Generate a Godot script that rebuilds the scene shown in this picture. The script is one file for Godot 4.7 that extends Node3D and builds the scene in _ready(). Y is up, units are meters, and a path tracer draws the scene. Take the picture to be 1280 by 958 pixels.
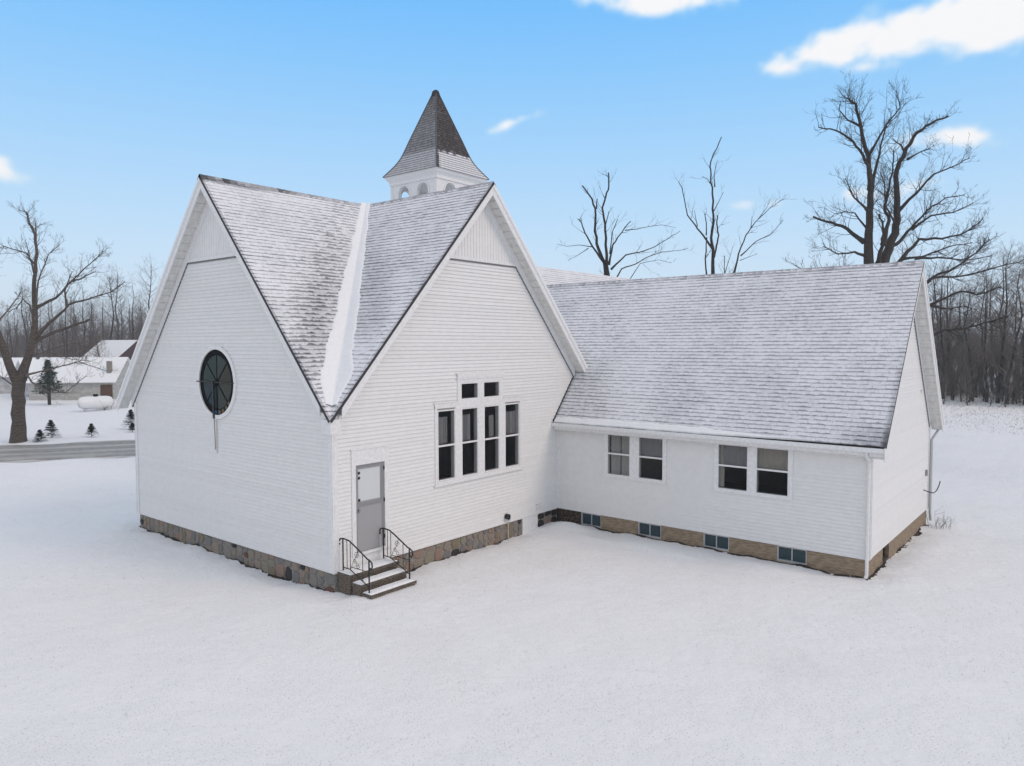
extends Node3D
# A white clapboard church with a low annex in a snowy yard. Metres, y up.
# The near corner of the church stands at the origin; the annex runs along +x behind it.

const YAW := 39.133
const RIDGE := 10.361
const EAVE := 4.101
const XC := -5.049      # ridge of the street gable (runs along z)
const ZC := -5.311      # ridge of the yard gable (runs along x)
const OX := 0.418       # roof overhang towards +x
const OZ := 0.375       # roof overhang towards +z
const WINGZ := -8.979   # face of the annex
const WINGD := 7.324
const WINGL := 9.474
const WEAVE := 3.327
const WRIDGE := 8.105
const WOX := 0.382
const WOZ := 0.263
const SILL := 0.48      # bottom of the siding
const COURSE := 0.098   # siding exposure
const TAB := 0.132      # shingle exposure

class Buf:
	var v := PackedVector3Array()
	var n := PackedVector3Array()
	var uv := PackedVector2Array()
	var c := PackedColorArray()
	var ix := PackedInt32Array()
	var col := Color.WHITE
	func tri(a: Vector3, b: Vector3, d: Vector3, ua := Vector2.ZERO, ub := Vector2.ZERO, ud := Vector2.ZERO) -> void:
		var m := (b - a).cross(d - a)
		if m.length_squared() < 1e-16:
			return
		m = m.normalized()
		var k := v.size()
		v.append(a); v.append(b); v.append(d)
		n.append(m); n.append(m); n.append(m)
		uv.append(ua); uv.append(ub); uv.append(ud)
		c.append(col); c.append(col); c.append(col)
		ix.append(k); ix.append(k + 2); ix.append(k + 1)
	func quad(a: Vector3, b: Vector3, d: Vector3, e: Vector3) -> void:
		tri(a, b, d)
		tri(a, d, e)
	func box(f: Transform3D, lo: Vector3, hi: Vector3) -> void:
		var p := []
		for i in 8:
			p.append(f * Vector3(hi.x if i & 1 else lo.x, hi.y if i & 2 else lo.y, hi.z if i & 4 else lo.z))
		quad(p[4], p[5], p[7], p[6]); quad(p[1], p[0], p[2], p[3])
		quad(p[5], p[1], p[3], p[7]); quad(p[0], p[4], p[6], p[2])
		quad(p[6], p[7], p[3], p[2]); quad(p[0], p[1], p[5], p[4])
	func prism(f: Transform3D, poly: PackedVector2Array, n0: float, n1: float) -> void:
		# poly anticlockwise seen from the outside, any simple outline
		var t := Geometry2D.triangulate_polygon(poly)
		for i in range(0, t.size(), 3):
			var a := poly[t[i]]
			var b := poly[t[i + 1]]
			var d := poly[t[i + 2]]
			if (b - a).cross(d - a) < 0.0:
				var s := b
				b = d
				d = s
			tri(f * Vector3(a.x, a.y, n1), f * Vector3(b.x, b.y, n1), f * Vector3(d.x, d.y, n1))
			tri(f * Vector3(a.x, a.y, n0), f * Vector3(d.x, d.y, n0), f * Vector3(b.x, b.y, n0))
		for i in poly.size():
			var a := poly[i]
			var b := poly[(i + 1) % poly.size()]
			quad(f * Vector3(a.x, a.y, n0), f * Vector3(b.x, b.y, n0), f * Vector3(b.x, b.y, n1), f * Vector3(a.x, a.y, n1))
	func board(f: Transform3D, l0: float, r0: float, v0: float, l1: float, r1: float, v1: float, nb: float, nt: float) -> void:
		var a := f * Vector3(l0, v0, nb)
		var b := f * Vector3(r0, v0, nb)
		var d := f * Vector3(r1, v1, nt)
		var e := f * Vector3(l1, v1, nt)
		var a0 := f * Vector3(l0, v0, 0.0)
		var b0 := f * Vector3(r0, v0, 0.0)
		var d0 := f * Vector3(r1, v1, 0.0)
		var e0 := f * Vector3(l1, v1, 0.0)
		quad(a, b, d, e); quad(a0, b0, b, a); quad(b, b0, d0, d); quad(a0, a, e, e0); quad(e, d, d0, e0)
	func tube(p: PackedVector3Array, r: PackedFloat32Array, sides: int, cap := true) -> void:
		var k := v.size()
		var m := p.size()
		var d := (p[1] - p[0]).normalized()
		var u := d.cross(Vector3.UP if absf(d.y) < 0.9 else Vector3.RIGHT).normalized()
		for i in m:
			var e := (p[mini(i + 1, m - 1)] - p[maxi(i - 1, 0)]).normalized()
			u = (u - e * u.dot(e)).normalized()
			var w := e.cross(u)
			for j in sides:
				var q := TAU * j / sides
				var o := u * cos(q) + w * sin(q)
				v.append(p[i] + o * r[i]); n.append(o); uv.append(Vector2(float(j) / sides, i)); c.append(col)
		for i in m - 1:
			for j in sides:
				var a := k + i * sides + j
				var b := k + i * sides + (j + 1) % sides
				ix.append(a); ix.append(a + sides); ix.append(b)
				ix.append(b); ix.append(a + sides); ix.append(b + sides)
		if cap:
			for s in [0, m - 1]:
				for j in range(1, sides - 1):
					var a: int = k + s * sides
					tri(v[a], v[a + j], v[a + j + 1]) if s else tri(v[a], v[a + j + 1], v[a + j])
	func mesh(m: Material, into: ArrayMesh = null) -> ArrayMesh:
		var am := into if into else ArrayMesh.new()
		var arr := []
		arr.resize(Mesh.ARRAY_MAX)
		arr[Mesh.ARRAY_VERTEX] = v
		arr[Mesh.ARRAY_NORMAL] = n
		arr[Mesh.ARRAY_TEX_UV] = uv
		arr[Mesh.ARRAY_COLOR] = c
		arr[Mesh.ARRAY_INDEX] = ix
		am.add_surface_from_arrays(Mesh.PRIMITIVE_TRIANGLES, arr)
		am.surface_set_material(am.get_surface_count() - 1, m)
		return am

var M := {}
var taken := {}
var rng := RandomNumberGenerator.new()

# ---------------------------------------------------------------- helpers
func numbered(s: String) -> String:
	taken[s] = taken.get(s, -1) + 1
	return s if taken[s] == 0 else "%s_%03d" % [s, taken[s]]

func put(b: Buf, called: String, m: Material, parent: Node3D) -> MeshInstance3D:
	var o := MeshInstance3D.new()
	o.name = called
	o.mesh = b.mesh(m)
	parent.add_child(o, true)
	return o

func thing(called: String, label: String, category: String, at := Vector3.ZERO, turn := 0.0, group := "") -> Node3D:
	var o := Node3D.new()
	o.name = numbered(called)
	add_child(o)
	o.position = at
	o.rotation.y = turn
	tag(o, label, category, group)
	return o

func tag(o: Node3D, label: String, category: String, group := "") -> void:
	o.set_meta("label", label)
	o.set_meta("category", category)
	if group:
		o.set_meta("group", group)

func fr(o: Vector3, u: Vector3, v: Vector3) -> Transform3D:
	return Transform3D(Basis(u, v, u.cross(v)), o)

func lin(r: float, g: float, b: float) -> Color:
	return Color(r, g, b).linear_to_srgb()

func mat(c: Color, rough := 0.8, metal := 0.0) -> StandardMaterial3D:
	var m := StandardMaterial3D.new()
	m.albedo_color = c
	m.roughness = rough
	m.metallic = metal
	return m

func noise_tex(seed_: int, freq: float, ramp: Array, normal := false, strength := 4.0, size := 512) -> NoiseTexture2D:
	var t := NoiseTexture2D.new()
	var f := FastNoiseLite.new()
	f.seed = seed_
	f.frequency = freq
	f.fractal_octaves = 5
	t.noise = f
	t.width = size
	t.height = size
	t.seamless = true
	if normal:
		t.as_normal_map = true
		t.bump_strength = strength
	else:
		var g := Gradient.new()
		g.offsets = PackedFloat32Array()
		g.colors = PackedColorArray()
		var offs := PackedFloat32Array()
		var cols := PackedColorArray()
		for e in ramp:
			offs.append(e[0])
			cols.append(e[1])
		g.offsets = offs
		g.colors = cols
		t.color_ramp = g
	return t

func grained(c: Color, rough: float, lo: float, scale_: float, seed_: int, freq := 0.02) -> StandardMaterial3D:
	var m := mat(c, rough)
	m.albedo_texture = noise_tex(seed_, freq, [[0.25, Color(lo, lo, lo)], [0.7, Color.WHITE]])
	m.uv1_triplanar = true
	m.uv1_world_triplanar = true
	m.uv1_scale = Vector3.ONE * scale_
	return m

func materials() -> void:
	M.paint = grained(lin(0.80, 0.80, 0.795), 0.62, 0.982, 0.35, 3)
	M.paint2 = grained(lin(0.785, 0.785, 0.78), 0.62, 0.98, 0.4, 4)
	M.paint3 = grained(lin(0.81, 0.81, 0.805), 0.62, 0.982, 0.3, 5)
	M.trim = grained(lin(0.82, 0.82, 0.82), 0.55, 0.96, 0.8, 6)
	M.soffit = grained(lin(0.75, 0.745, 0.72), 0.7, 0.93, 0.6, 7)
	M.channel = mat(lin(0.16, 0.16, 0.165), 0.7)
	M.sheath = mat(lin(0.45, 0.43, 0.40), 0.9)
	M.inside = mat(lin(0.30, 0.22, 0.15), 0.8)
	M.roofedge = mat(lin(0.045, 0.045, 0.05), 0.9)
	M.mortar = grained(lin(0.33, 0.30, 0.265), 0.95, 0.75, 1.5, 8, 0.03)
	var tones := [[0.35, 0.295, 0.245], [0.31, 0.285, 0.26], [0.37, 0.265, 0.21], [0.24, 0.235, 0.225], [0.19, 0.095, 0.075], [0.05, 0.05, 0.055], [0.33, 0.30, 0.235], [0.27, 0.225, 0.15]]
	M.stones = []
	for i in tones.size():
		var t: Array = tones[i]
		M.stones.append(grained(lin(t[0], t[1], t[2]), 0.9, 0.7, 2.2 + 0.2 * i, 20 + i, 0.03))
	M.wetstone = grained(lin(0.055, 0.042, 0.035), 0.75, 0.35, 1.7, 30, 0.02)
	M.block = grained(lin(0.34, 0.262, 0.182), 0.92, 0.82, 0.8, 31, 0.016)
	M.block.uv1_scale = Vector3(0.45, 2.0, 0.45)
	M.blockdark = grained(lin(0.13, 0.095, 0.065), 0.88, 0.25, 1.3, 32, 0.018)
	M.concrete = grained(lin(0.23, 0.185, 0.145), 0.92, 0.45, 1.6, 33, 0.03)
	M.snow = snow_material()
	M.softsnow = grained(lin(0.86, 0.87, 0.885), 0.9, 0.97, 1.0, 41)
	M.glass = mat(Color(0.03, 0.045, 0.055, 0.22), 0.03)
	M.glass.metallic_specular = 0.18
	M.glass.transparency = BaseMaterial3D.TRANSPARENCY_ALPHA
	M.frost = mat(lin(0.63, 0.66, 0.68), 0.25)
	M.teal = mat(lin(0.022, 0.05, 0.062), 0.08)
	M.curtain = mat(lin(0.74, 0.73, 0.71), 0.95)
	M.shade = mat(lin(0.44, 0.44, 0.45), 0.95)
	M.beige = mat(lin(0.60, 0.57, 0.50), 0.95)
	M.alu = mat(lin(0.29, 0.29, 0.295), 0.5, 0.3)
	M.alulight = mat(lin(0.33, 0.33, 0.335), 0.45, 0.25)
	M.doorpanel = mat(lin(0.35, 0.35, 0.36), 0.55)
	M.black = mat(lin(0.012, 0.012, 0.014), 0.45)
	M.lead = mat(lin(0.008, 0.008, 0.009), 0.6)
	M.lead.metallic_specular = 0.15
	M.stained = []
	for t in [[0.035, 0.055, 0.05], [0.05, 0.06, 0.055], [0.03, 0.05, 0.055], [0.055, 0.06, 0.05], [0.02, 0.045, 0.055], [0.05, 0.05, 0.04]]:
		var sg := mat(lin(t[0], t[1], t[2]), 0.15)
		sg.metallic_specular = 0.2
		M.stained.append(sg)
	M.blueglass = mat(lin(0.02, 0.11, 0.24), 0.12)
	M.amber = mat(lin(0.10, 0.07, 0.03), 0.15)
	M.bark = grained(lin(0.105, 0.085, 0.072), 0.95, 0.3, 0.9, 50, 0.04)
	M.bark.uv1_scale = Vector3(2.2, 0.5, 2.2)
	M.barkbrown = grained(lin(0.23, 0.185, 0.15), 0.95, 0.2, 0.9, 51, 0.035)
	M.barkbrown.uv1_scale = Vector3(2.0, 0.45, 2.0)
	M.twig = mat(lin(0.13, 0.108, 0.094), 0.95)
	M.darktwig = mat(lin(0.05, 0.042, 0.038), 0.95)
	M.woodbark = grained(lin(0.06, 0.052, 0.046), 0.95, 0.5, 0.3, 52, 0.04)
	M.woodtwig = mat(lin(0.17, 0.14, 0.118), 0.95)
	M.needles = mat(lin(0.028, 0.048, 0.03), 0.9)
	M.weed = mat(lin(0.20, 0.16, 0.105), 0.95)
	M.tank = mat(lin(0.78, 0.79, 0.80), 0.35)
	M.housewall = grained(lin(0.50, 0.49, 0.46), 0.8, 0.85, 0.2, 60)
	M.barnwall = grained(lin(0.55, 0.55, 0.56), 0.8, 0.8, 0.15, 61)
	M.barnred = mat(lin(0.07, 0.045, 0.045), 0.9)
	M.brownwood = mat(lin(0.11, 0.06, 0.035), 0.9)
	M.vtx = mat(Color.WHITE, 0.9)
	M.vtx.vertex_color_use_as_albedo = true
	M.basestrip = grained(lin(0.07, 0.055, 0.04), 0.95, 0.4, 2.5, 70, 0.04)
	M.zinc = mat(lin(0.50, 0.51, 0.52), 0.5, 0.2)

func snow_material() -> StandardMaterial3D:
	# fine-grained snow with a sparse speckle of grass tips, 8 m a tile
	var n := 1024
	var fine := FastNoiseLite.new()
	fine.seed = 5
	fine.frequency = 0.35
	fine.fractal_octaves = 2
	var patch := FastNoiseLite.new()
	patch.seed = 9
	patch.noise_type = FastNoiseLite.TYPE_SIMPLEX
	patch.frequency = 0.006
	var data := PackedByteArray()
	data.resize(n * n * 3)
	var r := RandomNumberGenerator.new()
	r.seed = 77
	for y in n:
		for x in n:
			var f := fine.get_noise_2d(x, y)
			var k := 232.0 + 8.0 * f
			# wrap the patch noise so that the tile has no seam
			var q := patch.get_noise_2d(400.0 * cos(TAU * x / n) * 0.4, 400.0 * sin(TAU * x / n) * 0.4 + 977.0 * sin(TAU * y / n) * 0.3)
			var i := (y * n + x) * 3
			var g := 0.0
			var sp := fine.get_noise_2d(x * 0.55 + 300.0, y * 0.55)
			if sp > 0.47 - 0.30 * q:
				g = (sp - 0.36) * 1.1 * r.randf_range(0.4, 1.0)
			data[i] = int(clampf(k * (1.0 - g * 0.75), 0, 255))
			data[i + 1] = int(clampf(k * (1.0 - g * 0.82), 0, 255))
			data[i + 2] = int(clampf((k + 1.0) * (1.0 - g), 0, 255))
	var img := Image.create_from_data(n, n, false, Image.FORMAT_RGB8, data)
	img.generate_mipmaps()
	var m := mat(Color.WHITE, 0.92)
	m.albedo_texture = ImageTexture.create_from_image(img)
	m.normal_enabled = true
	m.normal_texture = noise_tex(12, 0.06, [], true, 5.0)
	m.normal_scale = 0.22
	m.vertex_color_use_as_albedo = true
	return m

# ---------------------------------------------------------------- sky, sun, camera
func set_up() -> void:
	var cam := Camera3D.new()
	cam.name = "camera"
	add_child(cam)
	cam.position = Vector3(14.017, 5.822, 10.608)
	cam.rotation_degrees = Vector3(-3.0, YAW, -0.13)
	cam.fov = 54.79
	cam.near = 0.1
	cam.far = 3000.0
	cam.current = true
	var env := Environment.new()
	env.background_mode = Environment.BG_SKY
	env.tonemap_mode = Environment.TONE_MAPPER_LINEAR
	env.tonemap_exposure = 1.0
	env.sdfgi_enabled = true
	env.ssao_enabled = true
	env.ssil_enabled = true
	env.fog_enabled = true
	env.fog_density = 0.0010
	env.fog_light_color = Color(0.86, 0.90, 0.95)
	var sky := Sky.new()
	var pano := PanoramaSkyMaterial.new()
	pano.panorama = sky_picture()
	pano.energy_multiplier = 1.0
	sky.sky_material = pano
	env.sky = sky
	var we := WorldEnvironment.new()
	we.name = "world_environment"
	we.environment = env
	add_child(we)
	var sun := DirectionalLight3D.new()
	sun.name = "sun"
	sun.light_energy = 0.28
	sun.light_angular_distance = 20.0
	sun.light_color = Color(1.0, 0.90, 0.82)
	sun.shadow_enabled = true
	add_child(sun)
	sun.look_at_from_position(Vector3(10.0, 8.0, -3.0), Vector3.ZERO)

func sky_picture() -> ImageTexture:
	var w := 2048
	var h := 1024
	var data := PackedByteArray()
	data.resize(w * h * 3)
	var big := FastNoiseLite.new()
	big.seed = 21
	big.frequency = 1.5
	big.fractal_octaves = 5
	var wisp := FastNoiseLite.new()
	wisp.seed = 31
	wisp.frequency = 5.0
	wisp.fractal_octaves = 5
	wisp.fractal_gain = 0.55
	# azimuth and elevation in degrees, half sizes, tilt, strength
	var clouds := [
		[-19.0, 19.2, 2.0, 0.8, 0.2, 1.0], [-16.6, 19.7, 2.6, 1.1, 0.15, 1.2], [-13.2, 20.0, 3.2, 1.4, 0.05, 1.4], [-9.5, 19.9, 3.6, 1.5, 0.0, 1.4], [-5.6, 20.2, 3.8, 1.9, 0.0, 1.4], [-1.0, 20.2, 4.5, 2.0, 0.0, 1.2], [6.5, 21.0, 5.0, 2.0, 0.0, 1.0], [-10.4, 22.4, 1.6, 0.5, 0.0, 0.8],
		[-33.6, 24.3, 1.6, 0.7, 0.0, 1.1], [-29.6, 23.9, 3.0, 0.9, -0.1, 1.2], [-26.2, 23.8, 3.0, 0.9, 0.0, 1.2], [-21.0, 24.2, 3.0, 0.6, 0.1, 0.8],
		[-40.0, 16.0, 1.3, 0.42, 0.38, 0.85], [-37.4, 17.0, 2.0, 0.40, 0.30, 0.85],
		[-9.8, 13.55, 1.8, 0.65, 0.0, 1.0], [-7.2, 13.15, 1.7, 0.62, -0.1, 1.0], [-12.3, 13.0, 1.4, 0.55, 0.0, 0.7], [-11.5, 10.4, 2.2, 0.7, 0.0, 0.85], [-14.2, 10.2, 2.0, 0.7, 0.0, 0.7],
		[-73.6, 11.1, 1.6, 0.75, -0.25, 1.1], [-63.7, 17.7, 0.5, 0.8, 0.0, 0.42], [-19.9, 9.9, 0.9, 0.4, 0.2, 0.55], [-34.9, 22.3, 0.5, 0.22, 0.2, 0.55], [-22.0, 10.0, 1.2, 0.5, 0.0, 0.4],
	]
	for y in h:
		var el := 90.0 - (y + 0.5) * 180.0 / h
		var e := maxf(el, 0.0)
		# blue deepens with height; values are sRGB
		var t := minf(e, 24.0) / 24.0
		var t2 := smoothstep(24.0, 90.0, e)
		var br := lerpf(0.93, 0.485, t) - 0.12 * t2
		var bg := lerpf(0.97, 0.762, t) - 0.12 * t2
		var bb := 1.0 - 0.08 * t2
		for x in w:
			var az := wrapf((x + 0.5) * 360.0 / w, -180.0, 180.0)
			var cover := 0.0
			var tone := 0.985
			if el > 0.0:
				var ce := cos(deg_to_rad(el))
				var d := Vector3(sin(deg_to_rad(az)) * ce, sin(deg_to_rad(el)), -cos(deg_to_rad(az)) * ce)
				if az > -79.0 and az < 25.0 and el < 30.0:
					var sum := 0.0
					for c in clouds:
						var dx: float = az - c[0]
						var dy: float = el - c[1] - dx * c[4]
						if absf(dx) < c[2] * 2.2 and absf(dy) < c[3] * 2.4:
							sum += c[5] * exp(-pow(dx / c[2], 2.0) - pow(dy / c[3], 2.0))
					if sum > 0.02:
						var wn := wisp.get_noise_3d(d.x * 3.2, d.y * 5.5, d.z * 3.2)
						cover = smoothstep(0.0, 1.25, sum - 0.26 + 1.25 * wn * smoothstep(0.0, 0.4, sum))
				else:
					# unseen sky: added cloud cover, spread to soften and whiten the skylight
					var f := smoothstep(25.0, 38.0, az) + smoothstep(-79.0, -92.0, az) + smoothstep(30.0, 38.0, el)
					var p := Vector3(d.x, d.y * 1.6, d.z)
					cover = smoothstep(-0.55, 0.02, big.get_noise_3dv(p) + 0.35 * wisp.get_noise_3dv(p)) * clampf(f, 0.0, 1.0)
					tone = lerpf(0.985, 0.918, clampf(f, 0.0, 1.0))       # added veil out of view, its grey sets the light level
				cover = clampf(cover, 0.0, 1.0)
			var i := (y * w + x) * 3
			data[i] = int(255.0 * lerpf(br, tone + 0.14 * (0.985 - tone), cover))  # out-of-view cloud tinted warmer to take blue out of the skylight
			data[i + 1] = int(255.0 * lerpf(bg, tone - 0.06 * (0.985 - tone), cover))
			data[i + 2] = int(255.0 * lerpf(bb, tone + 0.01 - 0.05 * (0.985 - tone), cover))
	return ImageTexture.create_from_image(Image.create_from_data(w, h, false, Image.FORMAT_RGB8, data))

# ---------------------------------------------------------------- ground
var gn := FastNoiseLite.new()
var gf := FastNoiseLite.new()

func bump(x: float, z: float, cx: float, cz: float, rx: float, rz: float) -> float:
	var q := pow((x - cx) / rx, 2.0) + pow((z - cz) / rz, 2.0)
	return exp(-q)

func ground(x: float, z: float) -> float:
	var far := clampf((absf(x) + absf(z) - 60.0) / 200.0, 0.0, 1.0)
	var g := 0.085 * gn.get_noise_2d(x, z) + 0.018 * gn.get_noise_2d(x * 4.0 + 70.0, z * 4.0) * (1.0 - far) + 0.013 * gf.get_noise_2d(x, z) * (1.0 - far)
	var wall := 9.0                                         # metres from the nearest visible foundation
	if x > -11.0 and x < 11.5 and z < 1.5 and z > -17.5:
		if z > -0.1 and x < 0.6:
			wall = minf(wall, absf(z) + maxf(0.0, -10.0 - x))
		if x > -0.1 and z > WINGZ and z < 0.3:
			wall = minf(wall, absf(x))
		if x > -0.1 and x < WINGL + 0.5 and z > WINGZ - 0.1:
			wall = minf(wall, absf(z - WINGZ))
		if x > WINGL - 0.1 and z < WINGZ + 0.3:
			wall = minf(wall, absf(x - WINGL))
	if wall < 2.0:
		g += 0.075 * (gn.get_noise_2d(x * 6.0 + 40.0, z * 6.0) - 0.22) * exp(-wall / 0.28) + 0.05 * exp(-pow((wall - 0.75) / 0.4, 2.0)) * (0.4 + gn.get_noise_2d(x * 2.0, z * 2.0))
	g += 0.20 * bump(x, z, 0.75, -8.35, 0.8, 0.55)          # drift in the inner corner
	g += 0.05 * bump(x, z, -10.6, 0.7, 1.4, 1.0) + 0.04 * bump(x, z, 5.0, -8.0, 3.5, 0.9)
	if x > 1.1 and x < 9.0 and z > -8.0 and z < -6.0:        # edge of a buried walk along the annex
		g += 0.035 * smoothstep(-7.62, -7.72, z - 0.05 * sin(x * 0.9)) * smoothstep(1.1, 1.9, x) * smoothstep(6.4, 4.4, x)
	if x > 0.9 and x < 3.4 and z > -2.2 and z < 0.4:         # buried slab below the steps
		g += 0.028 * smoothstep(2.62, 2.55, x) * smoothstep(0.06, -0.01, z) * smoothstep(-1.75, -1.68, z)
	var rd := x * 0.853 + z * 0.522 + 28.9                  # metres from the middle of the road
	if absf(rd) < 9.0 and z > -24.0:
		g = lerpf(g, 0.0, smoothstep(6.5, 4.2, absf(rd)))
		g += 0.16 * exp(-pow((absf(rd) - 5.3) / 0.8, 2.0))
	g += 1.3 * bump(x, z, -58.0, -20.6, 2.6, 2.2) + 0.7 * bump(x, z, -53.0, -21.0, 2.6, 2.0)
	return g

func axis(lo: float, hi: float, step: float, ends: float) -> PackedFloat32Array:
	var a := PackedFloat32Array()
	var back := PackedFloat32Array()
	var x := lo
	var s := step
	while x > -ends:
		s *= 1.16
		x -= s
		back.append(x)
	back.reverse()
	a.append_array(back)
	x = lo
	while x < hi:
		a.append(x)
		x += step
	s = step
	while x < ends:
		a.append(x)
		s *= 1.16
		x += s
	a.append(x)
	return a

func build_ground() -> void:
	gn.seed = 2
	gn.frequency = 0.16
	gn.fractal_octaves = 4
	gf.seed = 8
	gf.frequency = 1.9
	gf.fractal_octaves = 3
	var thin := FastNoiseLite.new()
	thin.seed = 15
	thin.frequency = 0.22
	thin.fractal_octaves = 4
	var xs := axis(-13.0, 16.0, 0.11, 900.0)
	var zs := axis(-22.0, 9.5, 0.11, 900.0)
	var b := Buf.new()
	var nx := xs.size()
	var hs := PackedFloat32Array()
	for z in zs:
		for x in xs:
			hs.append(ground(x, z))
	for j in zs.size():
		for i in nx:
			var k := j * nx + i
			var x := xs[i]
			var z := zs[j]
			b.v.append(Vector3(x, hs[k], z))
			var i0 := maxi(i - 1, 0)
			var i1 := mini(i + 1, nx - 1)
			var j0 := maxi(j - 1, 0)
			var j1 := mini(j + 1, zs.size() - 1)
			b.n.append(Vector3(-(hs[j * nx + i1] - hs[j * nx + i0]) / (xs[i1] - xs[i0]), 1.0, -(hs[j1 * nx + i] - hs[j0 * nx + i]) / (zs[j1] - zs[j0])).normalized())
			b.uv.append(Vector2(x, z) / 8.0)
			# thin snow over dead grass here and there
			var q := smoothstep(0.1, 0.6, thin.get_noise_2d(x, z)) * 0.03 * (1.0 + thin.get_noise_2d(x * 9.0, z * 9.0))
			b.c.append(Color(1.0 - q * 0.7, 1.0 - q * 0.85, 1.0 - q))
	for j in zs.size() - 1:
		for i in nx - 1:
			var a := j * nx + i
			b.ix.append(a); b.ix.append(a + 1); b.ix.append(a + nx)
			b.ix.append(a + 1); b.ix.append(a + nx + 1); b.ix.append(a + nx)
	var g := put(b, "snow_ground", M.snow, self)
	g.set_meta("kind", "structure")

func build_base_strip() -> void:
	# dark strip of uneven width between the snow and the foundations
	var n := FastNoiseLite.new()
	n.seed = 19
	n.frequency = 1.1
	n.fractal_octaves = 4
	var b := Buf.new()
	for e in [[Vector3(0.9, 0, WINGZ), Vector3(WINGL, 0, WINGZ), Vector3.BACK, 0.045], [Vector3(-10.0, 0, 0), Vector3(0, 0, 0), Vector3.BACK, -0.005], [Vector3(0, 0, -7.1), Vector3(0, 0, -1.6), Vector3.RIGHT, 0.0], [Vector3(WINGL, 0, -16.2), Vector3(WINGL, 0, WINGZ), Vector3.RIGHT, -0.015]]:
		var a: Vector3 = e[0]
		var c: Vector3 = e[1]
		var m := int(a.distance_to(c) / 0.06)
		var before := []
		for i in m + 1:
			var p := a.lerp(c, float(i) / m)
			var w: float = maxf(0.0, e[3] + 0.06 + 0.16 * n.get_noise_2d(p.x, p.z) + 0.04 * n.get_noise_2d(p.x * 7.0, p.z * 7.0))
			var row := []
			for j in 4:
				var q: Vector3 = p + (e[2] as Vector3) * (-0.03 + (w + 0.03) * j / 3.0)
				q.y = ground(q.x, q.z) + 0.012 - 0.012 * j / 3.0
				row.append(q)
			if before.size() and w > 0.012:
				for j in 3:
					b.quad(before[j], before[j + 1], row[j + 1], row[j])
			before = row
	var o := put(b, "dark_base_strip", M.basestrip, self)
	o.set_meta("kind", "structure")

func build_road() -> void:
	var w := 128
	var h := 1024
	var n := FastNoiseLite.new()
	n.seed = 4
	n.frequency = 0.02
	n.fractal_octaves = 4
	var data := PackedByteArray()
	data.resize(w * h * 3)
	for y in h:
		for x in w:
			var u := float(x) / w
			var q := n.get_noise_2d(x * 2.2, y * 0.35)
			var s := 0.0                     # share of packed snow across the road
			s += 0.9 * smoothstep(0.12, 0.02, u + q * 0.08) + 0.9 * smoothstep(0.90, 0.99, u + q * 0.08)
			s += 0.55 * exp(-pow((u - 0.36 + q * 0.03) / 0.05, 2.0)) + 0.45 * exp(-pow((u - 0.62 + q * 0.04) / 0.05, 2.0)) + 0.3 * exp(-pow((u - 0.82) / 0.06, 2.0))
			s = clampf(s + 0.25 * q, 0.0, 1.0)
			var d := 0.24 + 0.08 * n.get_noise_2d(x * 5.0, y * 3.0)
			var c := Color(lerpf(d * 1.08, 0.62, s), lerpf(d * 1.0, 0.58, s), lerpf(d * 0.90, 0.52, s)).linear_to_srgb()
			var i := (y * w + x) * 3
			data[i] = int(c.r * 255)
			data[i + 1] = int(c.g * 255)
			data[i + 2] = int(c.b * 255)
	var img := Image.create_from_data(w, h, false, Image.FORMAT_RGB8, data)
	var m := mat(Color.WHITE, 0.65)
	m.albedo_texture = ImageTexture.create_from_image(img)
	var b := Buf.new()
	var p := Vector3(-24.65, 0.0, -15.09) - Vector3(0.522, 0, -0.853) * 160.0
	var ang := atan2(0.522, 0.853)
	var k := 0
	for i in 120:
		var d := Vector3(sin(ang), 0, -cos(ang))
		var r := Vector3(cos(ang), 0, sin(ang))
		for s in 9:
			var f := s / 8.0
			var q := p + r * lerpf(-3.95, 3.95, f)
			q.y = 0.03 + 0.05 * (1.0 - pow(2.0 * f - 1.0, 2.0))
			b.v.append(q)
			b.n.append(Vector3.UP)
			b.uv.append(Vector2(f, i * 0.11))
			b.c.append(Color.WHITE)
		if i > 0:
			for s in 8:
				var a := (i - 1) * 9 + s
				b.ix.append(a); b.ix.append(a + 10); b.ix.append(a + 1)
				b.ix.append(a); b.ix.append(a + 9); b.ix.append(a + 10)
		p += d * 3.0
		if i > 56:
			ang -= 0.035 if ang > -0.6 else 0.0
		k += 1
	var o := put(b, "road", m, self)
	o.set_meta("kind", "structure")

# ---------------------------------------------------------------- walls
# openings: rectangles [u0, v0, u1, v1]; round: [u, v, r]
func span(outline: PackedVector2Array, y: float) -> Vector2:
	var lo := 1e9
	var hi := -1e9
	for i in outline.size():
		var a := outline[i]
		var b := outline[(i + 1) % outline.size()]
		if absf(a.y - b.y) < 1e-6:
			if absf(a.y - y) < 1e-6:
				lo = minf(lo, minf(a.x, b.x))
				hi = maxf(hi, maxf(a.x, b.x))
		elif (y - a.y) * (y - b.y) <= 1e-9:
			var x := lerpf(a.x, b.x, (y - a.y) / (b.y - a.y))
			lo = minf(lo, x)
			hi = maxf(hi, x)
	return Vector2(lo, hi)

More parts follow.
